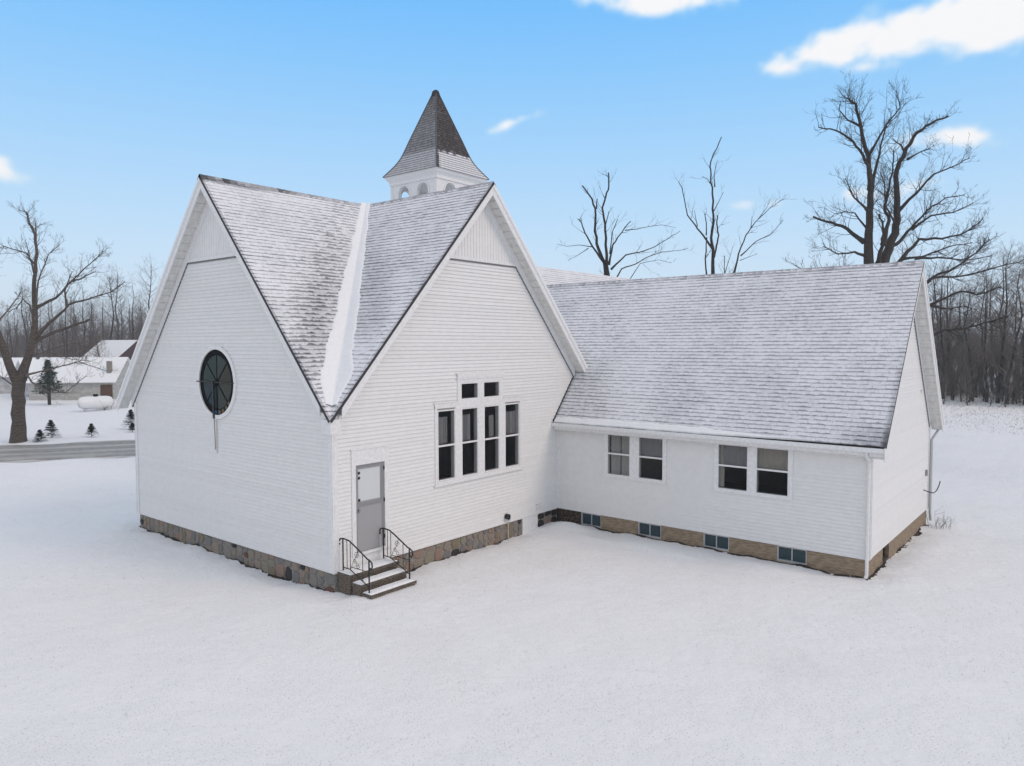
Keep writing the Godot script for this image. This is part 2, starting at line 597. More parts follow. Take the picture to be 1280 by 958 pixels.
func free_runs(v0: float, v1: float, lo: float, hi: float, holes: Array, rounds: Array) -> Array:
	var cuts := []
	var vm := (v0 + v1) / 2.0
	for o in holes:
		if vm > o[1] and vm < o[3]:
			cuts.append(Vector2(o[0], o[2]))
	for o in rounds:
		var q: float = o[2] * o[2] - pow(vm - o[1], 2.0)
		if q > 0.0:
			cuts.append(Vector2(o[0] - sqrt(q), o[0] + sqrt(q)))
	cuts.sort_custom(func(a, b): return a.x < b.x)
	var runs := []
	var x := lo
	for c in cuts:
		if c.x > x:
			runs.append(Vector2(x, minf(c.x, hi)))
		x = maxf(x, c.y)
	if x < hi:
		runs.append(Vector2(x, hi))
	return runs

func breaks_in(v0: float, v1: float, holes: Array, extra := []) -> Array:
	var a := [v0, v1]
	for o in holes:
		for q in [o[1], o[3]]:
			if q > v0 + 0.002 and q < v1 - 0.002 and not a.has(q):
				a.append(q)
	for q in extra:
		if q > v0 + 0.002 and q < v1 - 0.002 and not a.has(q):
			a.append(q)
	a.sort()
	return a

func sheathing(f: Transform3D, outline: PackedVector2Array, holes: Array, m: Material, called: String, parent: Node3D) -> MeshInstance3D:
	var b := Buf.new()
	var lo := 1e9
	var hi := -1e9
	var ys := []
	for p in outline:
		lo = minf(lo, p.y)
		hi = maxf(hi, p.y)
		ys.append(p.y)
	var bands := breaks_in(lo, hi, holes, ys)
	for i in bands.size() - 1:
		var v0: float = bands[i]
		var v1: float = bands[i + 1]
		var s0 := span(outline, v0 + 1e-4)
		var s1 := span(outline, v1 - 1e-4)
		var runs := free_runs(v0, v1, minf(s0.x, s1.x), maxf(s0.y, s1.y), holes, [])
		for r in runs:
			var l0: float = maxf(r.x, s0.x)
			var l1: float = maxf(r.x, s1.x)
			var r0: float = minf(r.y, s0.y)
			var r1: float = minf(r.y, s1.y)
			if r0 - l0 < 0.002 and r1 - l1 < 0.002:
				continue
			b.prism(f, PackedVector2Array([Vector2(l0, v0), Vector2(r0, v0), Vector2(maxf(r1, l1 + 0.001), v1), Vector2(l1, v1)]), -0.14, 0.0)
	return put(b, called, m, parent)

var board_list := []       # [apparent length, Buf, material, wall]

func finish_boards(church: Node3D) -> void:
	board_list.sort_custom(func(a, b): return a[0] > b[0])
	var rest := Buf.new()
	for i in board_list.size():
		var e: Array = board_list[i]
		if i < 300:
			put(e[1], "siding_board", e[2], e[3])
		else:
			var k := rest.v.size()
			var q: Buf = e[1]
			rest.v.append_array(q.v)
			rest.n.append_array(q.n)
			rest.uv.append_array(q.uv)
			rest.c.append_array(q.c)
			for j in q.ix:
				rest.ix.append(j + k)
	if rest.v.size():
		put(rest, "short_siding_boards", M.paint, church).set_meta("kind", "stuff")

func siding(f: Transform3D, outline: PackedVector2Array, v0: float, v1: float, holes: Array, rounds: Array, parent: Node3D) -> void:
	var y := v0
	while y < v1 - 0.01:
		var top := minf(y + COURSE, v1)
		var bs := breaks_in(y, top, holes)
		var tone: Material = [M.paint, M.paint, M.paint2, M.paint3][rng.randi() % 4]
		var lift := rng.randf_range(0.021, 0.026)
		var cut := []
		for i in bs.size() - 1:
			var a: float = bs[i]
			var c: float = bs[i + 1]
			var s0 := span(outline, a + 1e-4)
			var s1 := span(outline, c - 1e-4)
			for r in free_runs(a, c, minf(s0.x, s1.x), maxf(s0.y, s1.y), holes, rounds):
				var l0: float = maxf(r.x, s0.x)
				var l1: float = maxf(r.x, s1.x)
				var r0: float = minf(r.y, s0.y)
				var r1: float = minf(r.y, s1.y)
				if r0 - l0 < 0.02:
					continue
				var b: Buf = null
				for k in cut:                       # a notched board stays one board
					if minf(r0, k[1]) - maxf(l0, k[0]) > 0.02:
						b = k[2]
						k[0] = minf(k[0], l0)
						k[1] = maxf(k[1], r0)
						break
				if b == null:
					b = Buf.new()
					cut.append([l0, r0, b])
				var nb := lerpf(lift, 0.001, (a - y) / COURSE)
				var nt := lerpf(lift, 0.001, (c - y) / COURSE)
				b.board(f, l0, r0, a, l1, maxf(r1, l1 + 0.001), c, nb, nt)
		for k in cut:
			board_list.append([(k[1] - k[0]) / Vector3(14.017, 5.822, 10.608).distance_to(f * Vector3((k[0] + k[1]) / 2.0, y, 0.0)), k[2], tone, parent])
		y = top

func bar(parent: Node3D, called: String, m: Material, f: Transform3D, lo: Vector3, hi: Vector3) -> MeshInstance3D:
	var b := Buf.new()
	b.box(f, lo, hi)
	return put(b, called, m, parent)

# the two sloping edges of a gable: fascia, soffit panels, frieze board on the wall
func rakes(f: Transform3D, apex: Vector2, sides: Array, over: float, roof: Node3D, wall: Node3D, split: float) -> void:
	for s in sides:                       # [direction, slope, run from the apex]
		var d: float = s[0]
		var k: float = s[1]
		var run: float = s[2]
		var drop := func(x: float, off: float) -> Vector2: return Vector2(apex.x + d * x, apex.y - k * x - off)
		var strip := func(x0: float, x1: float, o0: float, o1: float) -> PackedVector2Array:
			var p := PackedVector2Array([drop.call(x0, o1), drop.call(x1, o1), drop.call(x1, o0), drop.call(x0, o0)])
			if d < 0.0:
				p.reverse()
			return p
		var b := Buf.new()
		b.prism(f, strip.call(0.0, run, 0.045, 0.36), over - 0.05, over - 0.022)
		put(b, "fascia_board", M.trim, roof)
		b = Buf.new()
		b.prism(f, strip.call(0.0, run, 0.05, 0.14), over - 0.021, over - 0.006)
		put(b, "fascia_moulding", M.trim, roof)
		var step := 0.175
		var x := 0.0
		while x < run - 0.02:
			var e := minf(x + step - 0.013, run)
			b = Buf.new()
			b.prism(f, strip.call(x, e, 0.285 + rng.randf() * 0.003, 0.30), 0.03, over - 0.052)
			put(b, "soffit_panel", M.soffit, roof)
			x += step
		b = Buf.new()
		b.prism(f, strip.call(0.0, run - 0.3, 0.305, 0.60), 0.001, 0.042)
		put(b, "frieze_board", M.trim, wall)
		b = Buf.new()
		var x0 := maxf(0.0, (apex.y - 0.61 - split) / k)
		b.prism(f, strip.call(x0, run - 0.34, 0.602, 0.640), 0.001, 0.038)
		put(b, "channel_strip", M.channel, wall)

# a sash window: frame, two sashes with panes, something hung behind
func sash_window(church: Node3D, called: String, f: Transform3D, u0: float, v0: float, u1: float, v1: float, meet: float, hung: Array) -> Node3D:
	var w := Node3D.new()
	w.name = called
	church.add_child(w, true)
	var fw := 0.035
	var b := Buf.new()
	for r in [[u0 - fw, v0 - fw, u0, v1 + fw], [u1, v0 - fw, u1 + fw, v1 + fw], [u0, v1, u1, v1 + fw], [u0, v0 - fw, u1, v0]]:
		b.box(f, Vector3(r[0], r[1], -0.10), Vector3(r[2], r[3], 0.036))
	put(b, "frame", M.trim, w)
	if meet > v0:
		bar(w, "meeting_rail", M.trim, f, Vector3(u0, meet - 0.024, -0.03), Vector3(u1, meet + 0.024, 0.026))
		bar(w, "pane", M.glass, f, Vector3(u0, meet + 0.024, 0.008), Vector3(u1, v1, 0.012))
		bar(w, "pane", M.glass, f, Vector3(u0, v0, -0.004), Vector3(u1, meet - 0.024, 0.0))
	else:
		bar(w, "pane", M.glass, f, Vector3(u0, v0, 0.004), Vector3(u1, v1, 0.008))
	for h in hung:                        # [name, material, u0, v0, u1, v1, fold depth]
		b = Buf.new()
		var n := int(maxf(2.0, (h[4] - h[2]) / 0.02))
		for i in n:
			var a0: float = lerpf(h[2], h[4], float(i) / n)
			var a1: float = lerpf(h[2], h[4], float(i + 1) / n)
			var z0: float = -0.09 + h[6] * sin(a0 * 70.0 + 2.0 * sin(a0 * 23.0))
			var z1: float = -0.09 + h[6] * sin(a1 * 70.0 + 2.0 * sin(a1 * 23.0))
			b.quad(f * Vector3(a0, h[3], z0), f * Vector3(a1, h[3], z1), f * Vector3(a1, h[5], z1), f * Vector3(a0, h[5], z0))
		put(b, h[0], h[1], w)
	return w

# ---------------------------------------------------------------- roof
var shingle_list := []      # [distance to the camera, Buf, material]

func cover_texture(sl: Dictionary) -> StandardMaterial3D:
	var px := 0.0125
	var w := int(ceil(sl.w / px))
	var h := int(ceil(sl.h / px))
	var lo := FastNoiseLite.new()
	lo.seed = sl.seed
	lo.frequency = 0.55
	lo.fractal_octaves = 4
	var mid := FastNoiseLite.new()
	mid.seed = sl.seed + 1
	mid.frequency = 6.0
	mid.fractal_octaves = 4
	var fine := FastNoiseLite.new()
	fine.seed = sl.seed + 2
	fine.frequency = 30.0
	fine.fractal_octaves = 2
	var edge := FastNoiseLite.new()
	edge.seed = sl.seed + 3
	edge.frequency = 3.2
	edge.fractal_octaves = 3
	var data := PackedByteArray()
	data.resize(w * h * 3)
	var how: Callable = sl.cover
	for y in h:
		var t := (h - 1 - y + 0.5) * px
		var cj := floori(t / TAB)
		var fv := t / TAB - cj
		for x in w:
			var s := (x + 0.5) * px
			var base: Vector2 = how.call(s, t)       # snow depth, bareness of the butts
			var ti := floori(s / 0.305 + (0.5 if cj % 2 else 0.0))
			var tone := fposmod(sin(ti * 12.9898 + cj * 78.233) * 43758.5453, 1.0)
			var c := base.x + 0.16 * lo.get_noise_2d(s, t) + 0.15 * mid.get_noise_2d(s, t) + 0.14 * fine.get_noise_2d(s, t) + 0.09 * (tone - 0.5)
			# the lower edge of each shingle stays bare where the wind lifted the snow
			var lip := base.y * (0.13 + 0.26 * edge.get_noise_2d(s, cj * 3.7) + 0.22 * (tone - 0.5))
			c -= 0.60 * smoothstep(lip + 0.10, lip - 0.02, fv) * smoothstep(0.0, 0.12, lip + 0.06)
			c = clampf(c, 0.0, 1.0)
			var g := 0.075 + 0.05 * tone + 0.04 * fine.get_noise_2d(s + 50.0, t)
			var col := Color(lerpf(g * 0.94, 0.80, c), lerpf(g * 0.97, 0.805, c), lerpf(g * 1.12, 0.835, c)).linear_to_srgb()
			var i := (y * w + x) * 3
			data[i] = int(col.r * 255)
			data[i + 1] = int(col.g * 255)
			data[i + 2] = int(col.b * 255)
	var m := mat(Color.WHITE, 0.9)
	m.albedo_texture = ImageTexture.create_from_image(Image.create_from_data(w, h, false, Image.FORMAT_RGB8, data))
	m.texture_repeat = false
	return m

func lay_shingles(sl: Dictionary, roof: Node3D) -> void:
	var f: Transform3D = sl.f
	var m := cover_texture(sl)
	var poly: PackedVector2Array = sl.poly
	var deck := Buf.new()
	deck.prism(f, poly, -0.07, 0.0)
	put(deck, "roof_deck", M.roofedge, roof)
	var eye := Vector3(14.017, 5.822, 10.608)
	var lo := 1e9
	var hi := -1e9
	for p in poly:
		lo = minf(lo, p.y)
		hi = maxf(hi, p.y)
	var j := floori(lo / TAB)
	while j * TAB < hi:
		var t0 := j * TAB
		var s := -0.16 if j % 2 else 0.0
		s -= 0.305
		while s < sl.w:
			var r := PackedVector2Array([Vector2(s, t0), Vector2(s + 0.300, t0), Vector2(s + 0.300, t0 + TAB + 0.03), Vector2(s, t0 + TAB + 0.03)])
			for q in Geometry2D.intersect_polygons(poly, r):
				var b := Buf.new()
				var lift := rng.randf_range(0.010, 0.017)
				var c := Vector2.ZERO
				for e in q:
					c += e
				c /= q.size()
				if Geometry2D.is_polygon_clockwise(q):
					q.reverse()
				var top := []
				for e in q:
					top.append(f * Vector3(e.x, e.y, lerpf(lift, 0.002, clampf((e.y - t0) / (TAB + 0.03), 0.0, 1.0)) + 0.001))
				for i in q.size():
					var k: int = (i + 1) % q.size()
					var a: Vector2 = q[i]
					var d: Vector2 = q[k]
					if i > 0 and k > 0:
						b.tri(top[0], top[i], top[k], uvof(q[0], sl), uvof(a, sl), uvof(d, sl))
					var u := uvof(Vector2(a.x, a.y + 0.004), sl)
					var a0: Vector3 = f * Vector3(a.x, a.y, 0.0)
					var d0: Vector3 = f * Vector3(d.x, d.y, 0.0)
					b.tri(a0, d0, top[k], u, u, u)
					b.tri(a0, top[k], top[i], u, u, u)
				if b.v.size():
					shingle_list.append([eye.distance_to(f * Vector3(c.x, c.y, 0.0)) / sqrt(absf(area(q)) + 1e-4), b, m])
			s += 0.305
		j += 1

func area(q: PackedVector2Array) -> float:
	var a := 0.0
	for i in q.size():
		a += q[i].cross(q[(i + 1) % q.size()])
	return a / 2.0

func uvof(p: Vector2, sl: Dictionary) -> Vector2:
	return Vector2(p.x / sl.w, 1.0 - p.y / sl.h)

func finish_shingles(roof: Node3D) -> void:
	shingle_list.sort_custom(func(a, b): return a[0] < b[0])
	var rest := {}
	for i in shingle_list.size():
		var e: Array = shingle_list[i]
		if i < 295:
			put(e[1], "shingle", e[2], roof)
		else:
			if not rest.has(e[2]):
				rest[e[2]] = Buf.new()
			var b: Buf = rest[e[2]]
			var s: Buf = e[1]
			var k := b.v.size()
			b.v.append_array(s.v)
			b.n.append_array(s.n)
			b.uv.append_array(s.uv)
			b.c.append_array(s.c)
			for q in s.ix:
				b.ix.append(q + k)
	var am: ArrayMesh = null
	for m in rest:
		am = rest[m].mesh(m, am)
	var o := MeshInstance3D.new()
	o.name = "shingles"
	o.mesh = am
	o.set_meta("kind", "stuff")
	roof.add_child(o)

# a lumpy ribbon of snow lying in a valley or along an edge
func snow_ribbon(path: Array, da: Vector3, db: Vector3, up: Vector3, wa: Callable, wb: Callable, thick: float, seed_: int, parent: Node3D) -> void:
	var n := FastNoiseLite.new()
	n.seed = seed_
	n.frequency = 1.8
	n.fractal_octaves = 4
	var b := Buf.new()
	var rows := 90
	var cols := 16
	for i in rows + 1:
		var t := float(i) / rows
		var p: Vector3 = (path[0] as Vector3).lerp(path[1], t)
		for j in cols + 1:
			var q := 2.0 * j / cols - 1.0
			var wdt: float = wa.call(t) if q < 0.0 else wb.call(t)
			wdt *= 1.0 + 0.30 * n.get_noise_2d(t * 6.0, signf(q) * 7.0) + 0.14 * n.get_noise_2d(t * 50.0, signf(q) * 17.0)
			var x := p + (da if q < 0.0 else db) * absf(q) * wdt
			var hgt := thick * pow(maxf(0.0, 1.0 - q * q), 0.6) * (1.0 + 0.5 * n.get_noise_3dv(x)) + 0.012 - 0.03 * pow(absf(q), 8.0)
			b.v.append(x + up * hgt)
			b.n.append(up)
			b.uv.append(Vector2(q, t))
			b.c.append(Color.WHITE)
	for i in rows:
		for j in cols:
			var a := i * (cols + 1) + j
			b.ix.append(a); b.ix.append(a + cols + 1); b.ix.append(a + 1)
			b.ix.append(a + 1); b.ix.append(a + cols + 1); b.ix.append(a + cols + 2)
	smooth(b)
	put(b, "snow", M.softsnow, parent)

func smooth(b: Buf) -> void:
	var acc := PackedVector3Array()
	acc.resize(b.v.size())
	for i in range(0, b.ix.size(), 3):
		var a := b.ix[i]
		var c := b.ix[i + 1]
		var d := b.ix[i + 2]
		var m := (b.v[d] - b.v[a]).cross(b.v[c] - b.v[a])
		acc[a] += m
		acc[c] += m
		acc[d] += m
	for i in acc.size():
		b.n[i] = acc[i].normalized() if acc[i].length_squared() > 0.0 else Vector3.UP

# ---------------------------------------------------------------- the church
func build_church() -> void:
	var ch := thing("church_building", "white clapboard church with steep snowy gables, pointed belfry and low annex", "church")
	var FL := fr(Vector3.ZERO, Vector3.RIGHT, Vector3.UP)                              # street gable, u = x
	var FR := fr(Vector3.ZERO, Vector3.FORWARD, Vector3.UP)                            # yard gable, u = -z
	var FW := fr(Vector3(0, 0, WINGZ), Vector3.RIGHT, Vector3.UP)                      # annex front, u = x
	var FE := fr(Vector3(WINGL, 0, 0), Vector3.FORWARD, Vector3.UP)                    # annex end, u = -z
	var k1 := (RIDGE - EAVE) / (OX - XC)
	var k2 := (RIDGE - EAVE) / (OZ - ZC)
	var kw := (WRIDGE - WEAVE) / (WINGD / 2.0 + WOZ)
	var under := 0.30
	var SPLIT := 8.14

	# ---- walls
	var top_l := RIDGE - under
	var out_l := PackedVector2Array([Vector2(-10.0, SILL), Vector2(0, SILL), Vector2(0, top_l + XC * k1), Vector2(XC, top_l), Vector2(-10.0, top_l - (10.0 + XC) * k1)])
	var wl := sheathing(FL, out_l, [], M.sheath, "street_gable_wall", ch)
	var disc := [[-5.03, 4.80, 0.955]]
	var wall_edge := func(o: PackedVector2Array, d: float) -> PackedVector2Array:
		var q := o.duplicate()
		for i in q.size():
			if q[i].y > SILL + 0.01:
				q[i].y -= d
		return q
	siding(FL, wall_edge.call(out_l, 0.30), SILL, SPLIT, [], disc, wl)
	var zr := -2.0 * ZC
	var out_r := PackedVector2Array([Vector2(0, SILL), Vector2(zr, SILL), Vector2(zr, top_l + ZC * k2), Vector2(-ZC, top_l), Vector2(0, top_l + ZC * k2)])
	var wc := [3.76, 4.70, 5.645, 6.585]
	var openings := []
	for c in wc:
		openings.append([c - 0.352, 2.123, c + 0.352, 4.06])
	for c in [wc[1], wc[2]]:
		openings.append([c - 0.375, 4.275, c + 0.375, 4.765])
	openings.append([0.63, 0.80, 1.55, 2.93])
	var wr := sheathing(FR, out_r, openings, M.sheath, "yard_gable_wall", ch)
	var trim_cut := [[3.32, 2.04, 7.02, 4.26], [4.20, 4.26, 6.14, 5.00], [0.52, 0.72, 1.68, 3.32], [9.0, 0.0, 11.0, 3.2]]
	siding(FR, wall_edge.call(out_r, 0.30), SILL, SPLIT, trim_cut, [], wr)
	# vertical boards in the peaks
	for e in [[FL, XC, k1, wl], [FR, -ZC, k2, wr]]:
		var f: Transform3D = e[0]
		var half: float = (top_l - 0.3 - SPLIT - 0.11) / e[2]
		var x := -half
		while x < half:
			var x2 := minf(x + 0.118, half)
			var h0: float = top_l - 0.28 - absf(x) * e[2]
			var h1: float = top_l - 0.28 - absf(x2) * e[2]
			var pts := PackedVector2Array([Vector2(e[1] + x, SPLIT + 0.10), Vector2(e[1] + x2 - 0.004, SPLIT + 0.10), Vector2(e[1] + x2 - 0.004, maxf(h1, SPLIT + 0.11)), Vector2(e[1] + x, maxf(h0, SPLIT + 0.11))])
			var b := Buf.new()
			b.prism(f, pts, 0.001, 0.014)
			put(b, "gable_board", M.paint, e[3])
			x += 0.122
		half = (top_l - 0.3 - SPLIT) / e[2]
		bar(e[3], "belt_board", M.trim, f, Vector3(e[1] - half, SPLIT + 0.012, 0.001), Vector3(e[1] + half, SPLIT + 0.10, 0.040))
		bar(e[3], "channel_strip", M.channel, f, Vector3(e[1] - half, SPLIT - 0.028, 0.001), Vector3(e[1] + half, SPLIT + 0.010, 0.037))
	# corner boards
	bar(wl, "corner_board", M.trim, FL, Vector3(-0.115, SILL, 0.001), Vector3(0.044, EAVE + 0.1, 0.044))
	bar(wl, "corner_board", M.trim, FL, Vector3(-10.03, SILL, 0.001), Vector3(-9.90, EAVE - 0.1, 0.042))
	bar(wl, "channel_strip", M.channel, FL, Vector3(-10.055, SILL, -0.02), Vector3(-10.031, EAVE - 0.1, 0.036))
	bar(wr, "corner_board", M.trim, FR, Vector3(0.001, SILL, 0.001), Vector3(0.115, EAVE + 0.1, 0.045))
	bar(wl, "drip_board", M.trim, FL, Vector3(-10.03, SILL - 0.03, -0.1), Vector3(0.03, SILL - 0.002, 0.030))
	bar(wr, "drip_board", M.trim, FR, Vector3(0.0, SILL - 0.03, -0.1), Vector3(8.97, SILL - 0.002, 0.029))
	# hidden walls that close the building
	var b2 := Buf.new()
	b2.box(Transform3D(), Vector3(-10.0, SILL, -10.62), Vector3(-9.86, 4.1, -0.15))
	put(b2, "side_wall", M.paint, ch)
	var back := fr(Vector3(0, 0, -10.62), Vector3.LEFT, Vector3.UP)
	b2 = Buf.new()
	b2.prism(back, PackedVector2Array([Vector2(0.15, SILL), Vector2(10.0, SILL), Vector2(10.0, 4.3), Vector2(-XC, top_l), Vector2(0.15, 4.3)]), -0.14, 0.0)
	put(b2, "rear_gable_wall", M.paint, ch)
	b2 = Buf.new()
	b2.box(Transform3D(), Vector3(-9.85, SILL + 0.02, -10.4), Vector3(-0.15, SILL + 0.12, -0.15))
	b2.box(Transform3D(), Vector3(-0.14, SILL + 0.02, -16.1), Vector3(WINGL - 0.15, SILL + 0.12, WINGZ - 0.15))
	put(b2, "floor_slab", M.inside, ch)
	b2 = Buf.new()
	b2.box(Transform3D(), Vector3(0.0, 3.35, -16.1), Vector3(WINGL - 0.15, 3.42, WINGZ - 0.15))
	put(b2, "ceiling", M.inside, ch)

	# ---- annex walls
	var wcut := [[1.90, 1.765, 2.74, 3.13], [2.99, 1.765, 3.85, 3.13], [5.50, 1.765, 6.40, 3.10], [6.59, 1.765, 7.50, 3.10]]
	var out_w := PackedVector2Array([Vector2(0, SILL), Vector2(WINGL, SILL), Vector2(WINGL, WEAVE - 0.06), Vector2(0, WEAVE - 0.06)])
	var ww := sheathing(FW, out_w, wcut, M.sheath, "annex_front_wall", ch)
	siding(FW, out_w, SILL, WEAVE - 0.1, [[1.80, 1.70, 3.94, 4.0], [5.41, 1.70, 7.59, 4.0]], [], ww)
	bar(ww, "corner_board", M.trim, FW, Vector3(0.003, SILL, 0.001), Vector3(0.09, WEAVE - 0.1, 0.036))
	bar(ww, "corner_board", M.trim, FW, Vector3(WINGL - 0.10, SILL, 0.001), Vector3(WINGL + 0.030, WEAVE - 0.1, 0.042))
	bar(ww, "drip_board", M.trim, FW, Vector3(0.03, SILL - 0.025, -0.1), Vector3(WINGL + 0.028, SILL - 0.002, 0.028))
	var z0 := -WINGZ
	var zc := z0 + WINGD / 2.0
	var wt := WRIDGE - under
	var out_e := PackedVector2Array([Vector2(z0, SILL), Vector2(z0 + WINGD, SILL), Vector2(z0 + WINGD, wt - WINGD / 2.0 * kw), Vector2(zc, wt), Vector2(z0, wt - WINGD / 2.0 * kw)])
	var wend := sheathing(FE, out_e, [], M.sheath, "annex_end_wall", ch)
	siding(FE, wall_edge.call(out_e, 0.06), SILL, wt - 0.7, [], [], wend)
	bar(wend, "corner_board", M.trim, FE, Vector3(z0 + 0.001, SILL, 0.001), Vector3(z0 + 0.10, WEAVE - 0.3, 0.044))
	bar(wend, "corner_board", M.trim, FE, Vector3(z0 + WINGD - 0.10, SILL, 0.001), Vector3(z0 + WINGD + 0.03, WEAVE - 0.2, 0.044))
	b2 = Buf.new()
	b2.box(Transform3D(), Vector3(-9.95, SILL, -22.0), Vector3(-0.02, 3.1, -21.86))
	b2.box(Transform3D(), Vector3(-0.14, SILL, -22.0), Vector3(0.0, 3.1, -16.31))
	b2.box(Transform3D(), Vector3(-9.98, SILL, -21.85), Vector3(-9.84, 3.1, -10.64))
	b2.box(Transform3D(), Vector3(0.0, SILL, -16.30), Vector3(WINGL - 0.15, 3.1, -16.16))
	put(b2, "rear_wall", M.paint, ch)

	finish_boards(ch)

	# ---- foundation
	foundation(ch, FL, FR, FW, FE)

	# ---- roof
	var roof := Node3D.new()
	roof.name = "roof"
	ch.add_child(roof)
	var t1 := sqrt(pow(OX - XC, 2.0) + pow(RIDGE - EAVE, 2.0))
	var t2 := sqrt(pow(OZ - ZC, 2.0) + pow(RIDGE - EAVE, 2.0))
	var up1 := Vector3(XC - OX, RIDGE - EAVE, 0).normalized()
	var up2 := Vector3(0, RIDGE - EAVE, ZC - OZ).normalized()
	var w1 := OZ - ZC
	var w2 := OX - XC
	lay_shingles({"f": fr(Vector3(OX, EAVE, OZ), Vector3.FORWARD, up1), "w": w1, "h": t1, "seed": 100,
		"poly": PackedVector2Array([Vector2(0, 0), Vector2(w1, t1), Vector2(0, t1)]), "cover": cover_street}, roof)
	lay_shingles({"f": fr(Vector3(XC, EAVE, OZ), Vector3.RIGHT, up2), "w": w2, "h": t2, "seed": 200,
		"poly": PackedVector2Array([Vector2(w2, 0), Vector2(w2, t2), Vector2(0, t2)]), "cover": cover_yard}, roof)
	var tw := sqrt(pow(WINGD / 2.0 + WOZ, 2.0) + pow(WRIDGE - WEAVE, 2.0))
	var upw := Vector3(0, WRIDGE - WEAVE, -(WINGD / 2.0 + WOZ)).normalized()
	var wx := -4.3
	var ww_ := WINGL + WOX - wx
	lay_shingles({"f": fr(Vector3(wx, WEAVE, WINGZ + WOZ), Vector3.RIGHT, upw), "w": ww_, "h": tw, "seed": 300,
		"poly": PackedVector2Array([Vector2(-wx + 0.035, 0), Vector2(ww_, 0), Vector2(ww_, tw), Vector2(0.13, tw)]), "cover": cover_annex}, roof)
	var upn := Vector3(XC - 0.4, 9.11 - 2.9, 0)
	var tn := upn.length()
	lay_shingles({"f": fr(Vector3(0.4, 2.9, -10.6), Vector3.FORWARD, upn.normalized()), "w": 11.7, "h": tn, "seed": 400,
		"poly": PackedVector2Array([Vector2(0, 0), Vector2(11.7, 0), Vector2(11.7, tn), Vector2(0, tn)]), "cover": func(_s: float, _t: float) -> Vector2: return Vector2(0.97, 0.35)}, roof)
	# slopes turned away, and the lower nave roof behind
	var b := Buf.new()
	slab(b, Vector3(XC, RIDGE, OZ), Vector3(XC, RIDGE, -10.8), Vector3(2.0 * XC - OX, EAVE, -10.8), Vector3(2.0 * XC - OX, EAVE, OZ))
	slab(b, Vector3(OX, RIDGE, ZC), Vector3(XC, RIDGE, ZC), Vector3(XC, RIDGE - 4.926 * k2, ZC - 4.926), Vector3(OX, RIDGE - 4.926 * k2, ZC - 4.926))
	slab(b, Vector3(XC, RIDGE, -10.8), Vector3(XC, RIDGE, ZC), Vector3(-0.2, RIDGE - 4.85 * k1, ZC), Vector3(-0.2, RIDGE - 4.85 * k1, -10.8))
	slab(b, Vector3(WINGL + WOX, WRIDGE, -zc), Vector3(-4.2, WRIDGE, -zc), Vector3(-0.2, WEAVE, -zc - WINGD / 2.0 - WOZ), Vector3(WINGL + WOX, WEAVE, -zc - WINGD / 2.0 - WOZ))
	slab(b, Vector3(XC, 9.11, -10.6), Vector3(XC, 9.11, -22.3), Vector3(-10.5, 2.9, -22.3), Vector3(-10.5, 2.9, -10.6))
	put(b, "rear_slope", M.softsnow, roof)
	# ridge caps
	var caps := [[Vector3(XC, RIDGE, OZ), Vector3(XC, RIDGE, ZC), k1, Vector3.RIGHT], [Vector3(OX, RIDGE, ZC), Vector3(XC, RIDGE, ZC), k2, Vector3.BACK], [Vector3(WINGL + WOX, WRIDGE, -zc), Vector3(-4.1, WRIDGE, -zc), kw, Vector3.BACK]]
	for ci in caps.size():
		var c: Array = caps[ci]
		var len_: float = (c[0] as Vector3).distance_to(c[1])
		var dir: Vector3 = ((c[1] as Vector3) - c[0]) / len_
		var x := 0.0
		while x < len_:
			var bb := Buf.new()
			var e := minf(x + 0.22, len_)
			var dn: float = 0.17
			var shade := rng.randf_range(0.05, 0.09)
			var dust := clampf(rng.randf_range(-0.15, 0.5), 0.0, 1.0) if ci == 0 and x < 2.6 else rng.randf_range(0.35, 0.75)
			bb.col = Color(lerpf(shade, 0.75, dust), lerpf(shade, 0.75, dust), lerpf(shade, 0.79, dust))
			for sgn in [1.0, -1.0]:
				var side: Vector3 = (c[3] as Vector3) * sgn
				var o: Vector3 = side * dn * 0.66 - Vector3.UP * dn * 0.66 * c[2]
				var a0: Vector3 = c[0] + dir * x + Vector3.UP * 0.022
				var a1: Vector3 = c[0] + dir * e + Vector3.UP * 0.014
				bb.quad(a0, a1, a1 + o, a0 + o)
				bb.quad(a0 + o, a1 + o, a1 + o - Vector3.UP * 0.03, a0 + o - Vector3.UP * 0.03)
				bb.quad(a0, a0 + o, a0 + o - Vector3.UP * 0.03, a0 - Vector3.UP * 0.03)
			put(bb, "ridge_cap", M.vtx, roof)
			x += 0.215
	rakes(FL, Vector2(XC, RIDGE), [[1.0, k1, OX - XC - 0.40], [-1.0, k1, OX - XC]], OZ, roof, wl, SPLIT)
	rakes(FR, Vector2(-ZC, RIDGE), [[-1.0, k2, OZ - ZC - 0.36], [1.0, k2, 4.92]], OX, roof, wr, SPLIT)
	rakes(FE, Vector2(zc, WRIDGE), [[-1.0, kw, WINGD / 2.0 + WOZ], [1.0, kw, WINGD / 2.0 + WOZ]], WOX, roof, wend, 99.0)
	# closing wedge where the two fascias meet over the corner, boxed end of the yard rake
	b = Buf.new()
	b.box(Transform3D(), Vector3(0.034, EAVE - 0.30, 0.034), Vector3(OX - 0.055, EAVE + 0.02, OZ - 0.055))
	put(b, "eave_return", M.trim, roof)
	b = Buf.new()
	b.box(Transform3D(), Vector3(0.04, 4.52, -10.23), Vector3(OX - 0.06, 4.75, -9.98))
	put(b, "flashing", M.roofedge, roof)
	# step flashing where the annex roof meets the wall
	b = Buf.new()
	var fs := fr(Vector3(0.0, WEAVE, WINGZ + WOZ), Vector3.RIGHT, upw)
	b.box(fs, Vector3(0.005, 0.0, 0.0), Vector3(0.032, 2.2, 0.05))
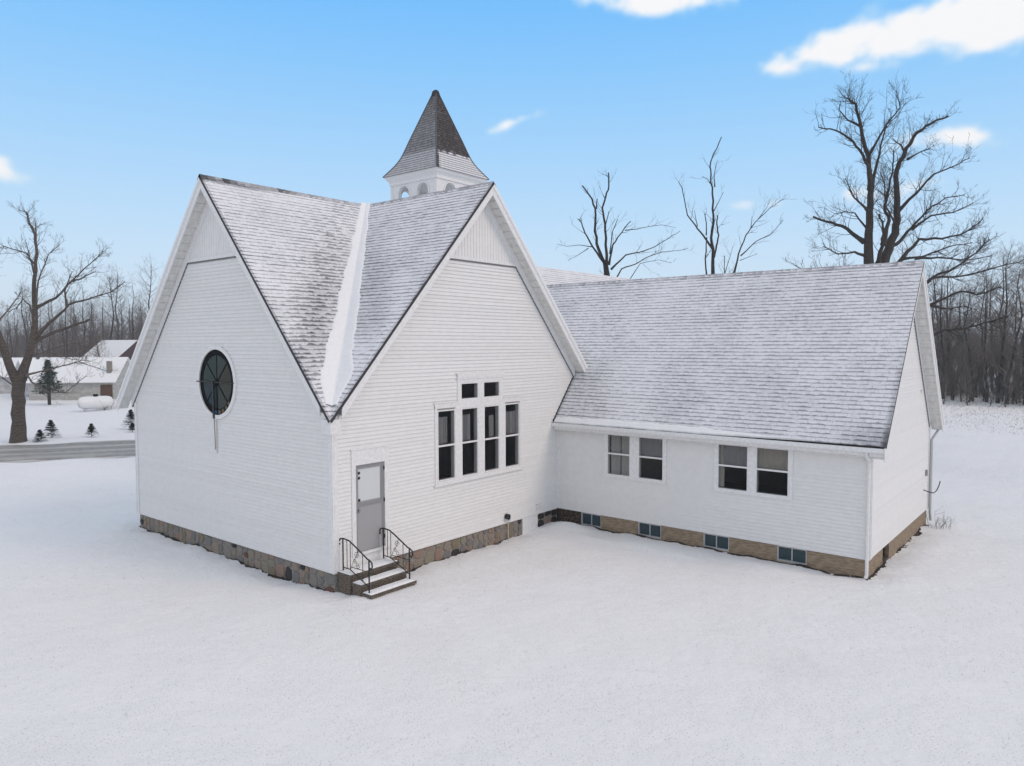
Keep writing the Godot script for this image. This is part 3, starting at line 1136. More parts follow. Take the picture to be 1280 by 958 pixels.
	put(b, "flashing", M.roofedge, roof)
	# eave board and gutter of the annex
	b = Buf.new()
	b.box(FW, Vector3(0.02, WEAVE - 0.28, 0.034), Vector3(WINGL + WOX - 0.025, WEAVE - 0.26, WOZ - 0.02))
	put(b, "soffit_panel", M.soffit, roof)
	b = Buf.new()
	b.box(FW, Vector3(0.02, WEAVE - 0.145, WOZ - 0.015), Vector3(WINGL + WOX - 0.03, WEAVE - 0.13, WOZ + 0.085))
	b.box(FW, Vector3(0.02, WEAVE - 0.145, WOZ + 0.086), Vector3(WINGL + WOX - 0.03, WEAVE - 0.03, WOZ + 0.098))
	b.box(FW, Vector3(0.02, WEAVE - 0.255, WOZ - 0.045), Vector3(WINGL + WOX - 0.03, WEAVE - 0.09, WOZ - 0.016))
	put(b, "gutter", M.trim, ch)
	bar(ch, "gutter_end", M.trim, FW, Vector3(WINGL + WOX - 0.022, WEAVE - 0.25, WOZ - 0.3), Vector3(WINGL + WOX - 0.002, WEAVE - 0.03, WOZ + 0.10))
	bar(ch, "gutter", M.trim, FE, Vector3(z0 + WINGD + WOZ - 0.02, WEAVE - 0.15, -9.0), Vector3(z0 + WINGD + WOZ + 0.10, WEAVE - 0.03, WOX))
	b = Buf.new()
	var t_up := Vector3.UP
	tube_path(b, [Vector3(WINGL - 0.05, WEAVE - 0.15, WINGZ + WOZ + 0.03), Vector3(WINGL - 0.05, WEAVE - 0.23, WINGZ + WOZ + 0.03), Vector3(WINGL - 0.03, WEAVE - 0.36, WINGZ + 0.085), Vector3(WINGL - 0.03, WEAVE - 0.45, WINGZ + 0.08), Vector3(WINGL - 0.03, 0.12, WINGZ + 0.08), Vector3(WINGL - 0.03, 0.04, WINGZ + 0.16)], 0.042, 8)
	put(b, "downspout", M.trim, ch)
	b = Buf.new()
	var zb := -(z0 + WINGD)
	tube_path(b, [Vector3(WINGL + 0.24, WEAVE - 0.15, zb - 0.3), Vector3(WINGL + 0.22, WEAVE - 0.3, zb - 0.28), Vector3(WINGL + 0.09, WEAVE - 0.6, zb + 0.02), Vector3(WINGL + 0.09, 0.35, zb + 0.02), Vector3(WINGL + 0.12, 0.1, zb + 0.02)], 0.04, 8)
	put(b, "downspout", M.zinc, ch)
	# snow in the valleys and along the eave
	var cross_ := Vector3(XC, RIDGE, ZC)
	var low := Vector3(OX, EAVE, OZ)
	var n1 := Vector3.FORWARD.cross(up1)
	var n2 := Vector3.RIGHT.cross(up2)
	var vdir := (cross_ - low).normalized()
	var da := (Vector3.BACK - vdir * Vector3.BACK.dot(vdir))
	da = n1.cross(vdir).normalized()
	if da.dot(Vector3.BACK) < 0.0:
		da = -da
	var db := n2.cross(vdir).normalized()
	if db.dot(Vector3.RIGHT) < 0.0:
		db = -db
	snow_ribbon([low.lerp(cross_, 0.045), cross_], da, db, (n1 + n2).normalized(),
		func(t: float) -> float: return lerpf(0.46, 0.17, t) * smoothstep(-0.06, 0.10, t) + 0.02,
		func(t: float) -> float: return lerpf(0.46, 0.16, t) * smoothstep(-0.06, 0.10, t) + 0.02, 0.045, 5, roof)
	var va := Vector3(0.05, WEAVE + 1.9, WINGZ + WOZ - 1.9 / kw)
	var vb := Vector3(-4.2, WRIDGE, -zc)
	var nw := Vector3.RIGHT.cross(upw)
	var nn := Vector3(6.2, 5.45, 0).normalized()
	var vd := (vb - Vector3(0, WEAVE, WINGZ + WOZ)).normalized()
	va = Vector3(-1.35, WEAVE, WINGZ + WOZ) + Vector3(0, kw * 1.6, -1.6)
	va = vb - vd * 4.6
	var dc := nw.cross(vd).normalized()
	if dc.dot(Vector3.RIGHT) < 0.0:
		dc = -dc
	var dd := nn.cross(vd).normalized()
	if dd.dot(Vector3.FORWARD) < 0.0:
		dd = -dd
	snow_ribbon([va, vb], dc, dd, (nw + nn).normalized(), func(_t: float) -> float: return 0.55, func(_t: float) -> float: return 0.5, 0.06, 6, roof)
	var ea := Vector3(0.1, WEAVE + 0.02, WINGZ + WOZ)
	snow_ribbon([ea, Vector3(8.0, WEAVE + 0.02, WINGZ + WOZ)], upw, Vector3(0, -0.35, 1).normalized(), Vector3(0, 0.8, 0.6),
		func(t: float) -> float: return 0.16 * smoothstep(1.0, 0.55, t) + 0.015, func(t: float) -> float: return 0.075 * smoothstep(1.02, 0.6, t) + 0.01, 0.035, 7, roof)
	finish_shingles(roof)

	# ---- windows of the yard gable
	var tr := Node3D.new()
	tr.name = "window_casing"
	ch.add_child(tr)
	for r in [[3.32, 2.04, 3.44 - 0.04, 4.16], [6.945, 2.04, 7.02, 4.16], [3.32, 4.10, 4.28, 4.24], [6.06, 4.10, 7.02, 4.24], [3.40, 2.04, 6.945, 2.12],
			[4.10, 2.12, 4.36, 4.10], [5.045, 2.12, 5.30, 4.10], [5.99, 2.12, 6.24, 4.10], [4.28, 4.06, 6.06, 4.28], [4.20, 4.24, 4.33, 4.86], [6.015, 4.24, 6.14, 4.86], [5.07, 4.28, 5.275, 4.76], [4.33, 4.76, 6.015, 4.86]]:
		bar(tr, "casing_board", M.trim, FR, Vector3(r[0], r[1], 0.0008 * rng.randf()), Vector3(r[2], r[3], 0.042 + 0.0015 * rng.randf()))
	for r in [[3.28, 4.24, 4.20, 4.275], [6.14, 4.24, 7.06, 4.275], [4.16, 4.86, 6.18, 4.90], [4.19, 4.90, 6.15, 5.01], [4.14, 5.01, 6.20, 5.045]]:
		bar(tr, "crown_board", M.trim, FR, Vector3(r[0], r[1], 0.002), Vector3(r[2], r[3], 0.058 + 0.012 * rng.randf()))
	bar(tr, "sill", M.trim, FR, Vector3(3.27, 2.0, 0.002), Vector3(7.07, 2.04, 0.07))
	for i in 4:
		var c: float = wc[i]
		var hung := [["curtain", M.shade, c - 0.30, 3.12, c + 0.16, 3.85, 0.02]]
		if i == 2:
			hung = [["curtain", M.shade, c + 0.02, 3.12, c + 0.2, 3.75, 0.015]]
		if i == 3:
			hung = [["curtain", M.shade, c - 0.28, 3.12, c + 0.30, 3.80, 0.02]]
		var w := sash_window(ch, "tall_window", FR, c - 0.315, 2.16, c + 0.315, 4.02, 3.08, hung)
		w.set_meta("label", ["tall sash window nearest the storm door", "second tall sash window from the storm door", "third tall sash window from the storm door", "tall sash window nearest the annex"][i])
	for i in 2:
		var c: float = wc[1 + i]
		sash_window(ch, "transom_window", FR, c - 0.335, 4.315, c + 0.335, 4.725, -1.0, [])

	# ---- annex windows
	var aw := [[1.935, 2.70], [3.03, 3.81], [5.54, 6.36], [6.63, 7.46]]
	var hungs := [
		[["curtain", M.curtain, 1.99, 1.80, 2.30, 3.08, 0.03], ["curtain", M.curtain, 2.36, 1.80, 2.69, 3.08, 0.03]],
		[["blind", M.shade, 3.04, 2.46, 3.80, 3.08, 0.004]],
		[["blind", M.shade, 5.62, 2.46, 6.36, 3.06, 0.004], ["curtain", M.beige, 5.55, 1.82, 5.66, 3.06, 0.02]],
		[["blind", M.beige, 6.64, 2.46, 7.45, 3.06, 0.004]]]
	for i in 4:
		sash_window(ch, "annex_window", FW, aw[i][0], 1.80, aw[i][1], 3.085, 2.44, hungs[i]).set_meta("label", ["annex window with pale curtains", "annex window beside the curtained one", "left window of the annex pair near the outer corner", "annex window nearest the outer corner"][i])
	var tr2 := Node3D.new()
	tr2.name = "window_casing"
	ch.add_child(tr2, true)
	for r in [[1.80, 1.70, 1.90, 3.12], [2.735, 1.70, 2.995, 3.12], [3.845, 1.70, 3.94, 3.12], [1.90, 1.70, 2.735, 1.765], [2.995, 1.70, 3.845, 1.765], [5.41, 1.70, 5.505, 3.12], [6.395, 1.70, 6.595, 3.12], [7.495, 1.70, 7.59, 3.12], [5.505, 1.70, 6.395, 1.765], [6.595, 1.70, 7.495, 1.765]]:
		bar(tr2, "casing_board", M.trim, FW, Vector3(r[0], r[1], 0.001), Vector3(r[2], r[3], 0.043))
	for r in [[1.80, 3.94], [5.41, 7.59]]:
		bar(tr2, "head_board", M.trim, FW, Vector3(r[0], 3.12, 0.001), Vector3(r[1], WEAVE - 0.262, 0.042))

	round_window(ch, FL)
	storm_door(ch, FR)
	fittings(ch, FL, FR, FE, zb)
	belfry(ch)

func cover_street(s: float, t: float) -> Vector2:
	# s from the street edge towards the valley, t up the slope
	var valley := (t * 0.684 - s)                     # metres left of the valley line
	var c := 0.94
	c -= 0.24 * exp(-pow((valley - 0.95) / 0.6, 2.0)) * smoothstep(7.4, 4.5, t) * smoothstep(0.6, 2.0, t)
	c -= 0.85 * smoothstep(8.02, 8.16, t) * smoothstep(2.9, 1.2, s)
	var lip := 0.75 + 1.5 * exp(-pow((valley - 1.0) / 0.85, 2.0)) - 0.55 * smoothstep(6.5, 8.0, t)
	if s < 0.06:
		c -= 0.35
	return Vector2(c, lip)

func cover_yard(s: float, t: float) -> Vector2:
	var valley := s - (5.467 - t * 0.6464)            # metres right of the valley line
	var c := 0.90
	c -= 0.18 * exp(-pow((valley - 0.9) / 0.8, 2.0)) * smoothstep(6.8, 5.2, t) * smoothstep(2.2, 3.4, t)
	c += 0.16 * exp(-pow((valley - 2.0) / 0.5, 2.0)) * smoothstep(5.5, 4.5, t)
	c += 0.10 * smoothstep(3.4, 1.5, t)
	if s > 5.40:
		c -= 0.3
	return Vector2(c, 0.85)

func cover_annex(s: float, t: float) -> Vector2:
	var x := s - 4.3
	var c := 0.94 - 0.05 * smoothstep(2.5, 0.2, t)
	c -= 0.10 * exp(-pow((x - 0.8) / 0.9, 2.0)) * smoothstep(4.2, 1.0, t)
	c += 0.12 * exp(-pow((x - 2.1) / 0.8, 2.0))
	c -= 0.42 * smoothstep(8.6, 9.8, x) * smoothstep(0.75, 0.05, t)
	c -= 0.45 * smoothstep(9.70, 9.83, x) * smoothstep(4.0, 0.5, t)
	c -= 0.35 * smoothstep(0.15, 0.02, x) * smoothstep(2.4, 1.6, t)
	return Vector2(c, 0.92)

func slab(b: Buf, a: Vector3, c: Vector3, d: Vector3, e: Vector3) -> void:
	var m := (c - a).cross(d - a).normalized() * 0.07
	if m.y < 0.0:
		m = -m
		b.quad(a, e, d, c)
		b.quad(a - m, c - m, d - m, e - m)
	else:
		b.quad(a, c, d, e)
		b.quad(a - m, e - m, d - m, c - m)
	var p := [a, c, d, e]
	for i in 4:
		var x: Vector3 = p[i]
		var y: Vector3 = p[(i + 1) % 4]
		b.quad(x, y, y - m, x - m)

func tube_path(b: Buf, pts: Array, r: float, sides: int) -> void:
	var p := PackedVector3Array()
	var q := PackedFloat32Array()
	for e in pts:
		p.append(e)
		q.append(r)
	b.tube(p, q, sides)

func foundation(ch: Node3D, FL: Transform3D, FR: Transform3D, FW: Transform3D, FE: Transform3D) -> void:
	var fo := Node3D.new()
	fo.name = "stone_foundation"
	ch.add_child(fo)
	var b := Buf.new()
	b.box(FL, Vector3(-9.98, -0.5, -0.4), Vector3(-0.02, SILL - 0.031, -0.022))
	b.box(FR, Vector3(0.41, -0.5, -0.4), Vector3(8.98, SILL - 0.031, -0.022))
	put(b, "mortar", M.mortar, fo)
	for e in [[FL, -9.97, -0.01, 0.0], [FR, 0.02, 7.08, 0.0], [FR, 7.90, 8.96, 1.0]]:
		var f: Transform3D = e[0]
		var u: float = e[1]
		while u < e[2] - 0.05:
			var w := minf(rng.randf_range(0.16, 0.44), e[2] - u)
			if e[2] - u - w < 0.12:
				w = e[2] - u
			var cuts := [-0.10, rng.randf_range(0.10, 0.34), SILL - 0.035]
			if w < 0.30 and rng.randf() < 0.6:
				cuts = [-0.10, rng.randf_range(0.06, 0.14), rng.randf_range(0.24, 0.34), SILL - 0.035]
			for i in cuts.size() - 1:
				var lo: float = cuts[i]
				var hi: float = cuts[i + 1]
				var poly := PackedVector2Array()
				var n := 9
				var cu := u + w / 2.0
				var cv := (lo + hi) / 2.0
				for q in n:
					var a := TAU * (q + rng.randf_range(-0.25, 0.25)) / n
					var k := 1.0 / maxf(absf(cos(a)), absf(sin(a)))      # a square, rounded off
					k = lerpf(k, 1.0, 0.35)
					poly.append(Vector2(cu + cos(a) * k * (w / 2.0 - rng.randf_range(0.004, 0.03)), clampf(cv + sin(a) * k * ((hi - lo) / 2.0 - rng.randf_range(0.002, 0.02)), lo + 0.004, hi - 0.004)))
				var mm: Material = M.wetstone if e[3] > 0.5 and rng.randf() < 0.8 else M.stones[[0, 0, 1, 1, 2, 3, 6, 6, 7, 0, 1, 2, 4, 5, 3][rng.randi() % 15]]
				var bb := Buf.new()
				cushion(bb, f, poly, Vector2(cu, cv), -0.06, rng.randf_range(-0.024, -0.014), rng.randf_range(-0.004, 0.014))
				put(bb, "stone", mm, fo)
			u += w
	bar(fo, "crawl_hatch", M.trim, FR, Vector3(7.11, -0.2, -0.029), Vector3(7.88, SILL - 0.035, 0.012))
	# cast foundation of the annex with four windows
	var ca := Node3D.new()
	ca.name = "annex_foundation"
	ch.add_child(ca)
	var win := [[0.91, 1.67], [2.98, 3.76], [5.09, 5.86], [7.19, 7.97]]
	var x := 0.02
	var ends := [0.91, 2.98, 5.09, 7.19, WINGL - 0.01]
	for i in 5:
		var x1: float = ends[i]
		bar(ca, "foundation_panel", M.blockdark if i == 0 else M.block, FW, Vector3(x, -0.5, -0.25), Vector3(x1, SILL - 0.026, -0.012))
		if i < 4:
			var w: Array = win[i]
			bar(ca, "foundation_panel", M.block, FW, Vector3(w[0], -0.5, -0.25), Vector3(w[1], 0.02, -0.014))
			var bw := Node3D.new()
			bw.name = "basement_window"
			ch.add_child(bw, true)
			var bb := Buf.new()
			for r in [[w[0], 0.021, w[0] + 0.04, 0.452], [w[1] - 0.03, 0.021, w[1], 0.452], [w[0] + 0.04, 0.41, w[1] - 0.03, 0.452], [w[0] + 0.04, 0.021, w[1] - 0.03, 0.07]]:
				bb.box(FW, Vector3(r[0], r[1], -0.12), Vector3(r[2], r[3], -0.03))
			put(bb, "frame", M.zinc, bw)
			var xm: float = (w[0] + w[1]) / 2.0
			bar(bw, "mullion", M.zinc, FW, Vector3(xm - 0.014, 0.07, -0.10), Vector3(xm + 0.014, 0.41, -0.05))
			bar(bw, "pane", M.teal, FW, Vector3(w[0] + 0.04, 0.07, -0.09), Vector3(xm - 0.014, 0.41, -0.08))
			bar(bw, "pane", M.teal, FW, Vector3(xm + 0.014, 0.07, -0.085), Vector3(w[1] - 0.03, 0.41, -0.075))
			x = w[1]
	var z0 := -WINGZ
	bar(ca, "foundation_panel", M.block, FE, Vector3(z0 + 0.02, -0.5, -0.25), Vector3(10.45, SILL - 0.01, -0.012))
	bar(ca, "foundation_panel", M.block, FE, Vector3(11.15, -0.5, -0.25), Vector3(z0 + WINGD - 0.01, SILL - 0.01, -0.012))
	bar(ca, "foundation_panel", M.blockdark, FE, Vector3(10.45, -0.5, -0.25), Vector3(11.15, 0.08, -0.014))
	bar(ca, "vent_grille", M.lead, FE, Vector3(10.45, 0.08, -0.2), Vector3(11.15, SILL - 0.01, -0.12))
	b = Buf.new()
	b.box(Transform3D(), Vector3(-9.9, -0.5, -22.0), Vector3(-0.1, SILL - 0.04, -10.64))
	b.box(Transform3D(), Vector3(0.0, -0.5, -16.28), Vector3(WINGL - 0.3, SILL - 0.04, WINGZ - 0.3))
	put(b, "foundation_core", M.block, ca)

# a stone face: flat middle, rounded shoulders
func cushion(b: Buf, f: Transform3D, poly: PackedVector2Array, c: Vector2, n0: float, n1: float, n2: float) -> void:
	var m := poly.size()
	for i in m:
		var a := poly[i]
		var d := poly[(i + 1) % m]
		var ai := c.lerp(a, 0.86)
		var di := c.lerp(d, 0.86)
		b.quad(f * Vector3(a.x, a.y, n0), f * Vector3(d.x, d.y, n0), f * Vector3(d.x, d.y, n1), f * Vector3(a.x, a.y, n1))
		b.quad(f * Vector3(a.x, a.y, n1), f * Vector3(d.x, d.y, n1), f * Vector3(di.x, di.y, n2), f * Vector3(ai.x, ai.y, n2))
		b.tri(f * Vector3(c.x, c.y, n2 + 0.004), f * Vector3(ai.x, ai.y, n2), f * Vector3(di.x, di.y, n2))

func ring(b: Buf, f: Transform3D, c: Vector2, r0: float, r1: float, n0: float, n1: float, seg := 48) -> void:
	for i in seg:
		var a := TAU * i / seg
		var e := TAU * (i + 1) / seg
		var p := func(r: float, q: float, h: float) -> Vector3: return f * Vector3(c.x + r * cos(q), c.y + r * sin(q), h)
		b.quad(p.call(r0, a, n1), p.call(r1, a, n1), p.call(r1, e, n1), p.call(r0, e, n1))
		b.quad(p.call(r1, a, n0), p.call(r1, e, n0), p.call(r1, e, n1), p.call(r1, a, n1))
		b.quad(p.call(r0, e, n0), p.call(r0, a, n0), p.call(r0, a, n1), p.call(r0, e, n1))

func round_window(ch: Node3D, f: Transform3D) -> void:
	var w := Node3D.new()
	w.name = "round_window"
	ch.add_child(w)
	w.set_meta("label", "round leaded window of dark stained glass")
	var c := Vector2(-5.03, 4.80)
	var b := Buf.new()
	ring(b, f, c, 0.90, 1.01, 0.0, 0.055, 64)
	put(b, "casing", M.trim, w)
	b = Buf.new()
	ring(b, f, c, 0.74, 0.90, 0.001, 0.020, 64)
	put(b, "border_ring", M.lead, w)
	for i in 8:
		b = Buf.new()
		var poly := PackedVector2Array([c])
		for j in 9:
			var a := TAU * (i + j / 8.0) / 8.0 + PI / 2.0
			poly.append(c + Vector2(cos(a), sin(a)) * 0.745)
		b.prism(f, poly, 0.001, 0.012)
		put(b, "pane", M.stained[[0, 0, 2, 4, 1, 3, 5, 1][i]], w)
		b = Buf.new()
		var q := TAU * i / 8.0 + PI / 2.0
		var d := Vector2(cos(q), sin(q))
		var s := Vector2(-d.y, d.x) * 0.017
		b.prism(f, PackedVector2Array([c - s, c + d * 0.75 - s, c + d * 0.75 + s, c + s]), 0.001, 0.019 + 0.0005 * i)
		put(b, "muntin", M.lead, w)
	b = Buf.new()
	ring(b, f, c, 0.0, 0.09, 0.001, 0.026, 16)
	put(b, "hub", M.lead, w)
	for i in 5:                                   # coloured lights in the lower border
		var a := deg_to_rad(-95.0 + i * 13.0)
		b = Buf.new()
		var poly := PackedVector2Array()
		for j in [[0.77, -0.07], [0.88, -0.07], [0.88, 0.07], [0.77, 0.07]]:
			poly.append(c + Vector2(cos(a + j[1]), sin(a + j[1])) * j[0])
		b.prism(f, poly, 0.002, 0.024)
		put(b, "border_light", M.blueglass if i == 0 else M.amber, w)
	# rod and stay bars fixed over the glass, wires hanging below
	b = Buf.new()
	b.box(f, Vector3(c.x - 0.145, c.y - 1.0, 0.05), Vector3(c.x - 0.085, c.y + 0.02, 0.085))
	put(b, "rod", M.black, w)
	b = Buf.new()
	b.box(f, Vector3(c.x - 1.03, c.y - 0.012, 0.05), Vector3(c.x + 0.93, c.y + 0.016, 0.066))
	put(b, "stay_bar", M.black, w)
	b = Buf.new()
	tube_path(b, [f * Vector3(c.x - 0.115, c.y - 1.0, 0.06), f * Vector3(c.x - 0.11, c.y - 1.45, 0.05), f * Vector3(c.x - 0.12, c.y - 1.86, 0.04)], 0.010, 5)
	put(b, "wire", M.weed, w)
	b = Buf.new()
	for i in 15:
		var y := c.y - 1.0 - i * 0.064
		b.box(f, Vector3(c.x - 0.045, y - 0.045, 0.03), Vector3(c.x - 0.025, y, 0.05))
	put(b, "chain", M.zinc, w)

func storm_door(ch: Node3D, f: Transform3D) -> void:
	var d := Node3D.new()
	d.name = "storm_door"
	ch.add_child(d)
	for r in [[0.52, 0.72, 0.64, 3.30], [1.545, 0.72, 1.68, 3.30]]:
		bar(d, "casing_board", M.trim, f, Vector3(r[0], r[1], 0.001), Vector3(r[2], r[3], 0.044))
	bar(d, "head_board", M.trim, f, Vector3(0.64, 2.93, 0.001), Vector3(1.545, 3.30, 0.043))
	bar(d, "head_board", M.trim, f, Vector3(0.50, 3.30, 0.001), Vector3(1.70, 3.335, 0.06))
	bar(d, "sill", M.trim, f, Vector3(0.64, 0.745, -0.1), Vector3(1.70, 0.80, 0.085))
	var b := Buf.new()
	for r in [[0.642, 0.80, 0.70, 2.93], [1.47, 0.80, 1.545, 2.93], [0.70, 2.86, 1.47, 2.93], [0.70, 1.90, 1.47, 1.99]]:
		b.box(f, Vector3(r[0], r[1], -0.03), Vector3(r[2], r[3], 0.010))
	put(b, "frame", M.alu, d)
	b = Buf.new()
	for r in [[0.70, 2.0, 0.735, 2.86], [1.435, 2.0, 1.47, 2.86], [0.735, 2.82, 1.435, 2.86], [0.735, 1.99, 1.435, 2.03]]:
		b.box(f, Vector3(r[0], r[1], -0.025), Vector3(r[2], r[3], 0.003))
	put(b, "sash", M.alulight, d)
	bar(d, "pane", M.frost, f, Vector3(0.735, 2.03, -0.02), Vector3(1.435, 2.82, -0.012))
	bar(d, "lower_panel", M.doorpanel, f, Vector3(0.70, 0.81, -0.022), Vector3(1.47, 1.90, 0.0))
	for v in [2.70, 2.58, 2.04]:
		bar(d, "latch", M.black, f, Vector3(0.735, v, 0.003), Vector3(0.785, v + 0.06, 0.02))
	bar(d, "handle", M.alu, f, Vector3(0.72, 1.78, 0.01), Vector3(0.76, 1.86, 0.05))
	for v in [1.0, 1.92, 2.72]:
		bar(d, "hinge", M.black, f, Vector3(1.53, v, 0.01), Vector3(1.56, v + 0.09, 0.038))

func fittings(ch: Node3D, FL: Transform3D, FR: Transform3D, FE: Transform3D, zb: float) -> void:
	var g := Node3D.new()
	g.name = "gas_meter"
	ch.add_child(g)
	var b := Buf.new()
	tube_path(b, [Vector3(0.10, -0.1, -6.30), Vector3(0.10, 0.62, -6.30)], 0.016, 8)
	put(b, "pipe", M.zinc, g)
	b = Buf.new()
	tube_path(b, [Vector3(0.02, 0.66, -6.30), Vector3(0.13, 0.66, -6.30)], 0.085, 14)
	put(b, "dial", M.black, g)
	b = Buf.new()
	tube_path(b, [Vector3(0.02, 0.60, -6.48), Vector3(0.08, 0.60, -6.48)], 0.06, 10)
	put(b, "outlet", M.trim, g)
	bar(ch, "vent_cover", M.soffit, FR, Vector3(7.78, 0.62, 0.016), Vector3(7.98, 0.76, 0.05))
	# hooked cable arm and a lamp on the annex end
	b = Buf.new()
	var h := Vector3(WINGL, 1.20, zb + 0.75)
	tube_path(b, [h, h + Vector3(0.16, -0.05, 0), h + Vector3(0.30, -0.07, 0), h + Vector3(0.38, 0.02, 0), h + Vector3(0.45, 0.22, 0.0), h + Vector3(0.47, 0.33, 0)], 0.016, 6)
	put(b, "cable_arm", M.black, ch)
	bar(ch, "outlet_box", M.alu, FE, Vector3(-zb - 0.55, 1.62, 0.016), Vector3(-zb - 0.43, 1.80, 0.07))
	bar(ch, "wall_vent", M.soffit, FE, Vector3(-zb - 1.6, 4.3, 0.012), Vector3(-zb - 1.42, 4.42, 0.05))

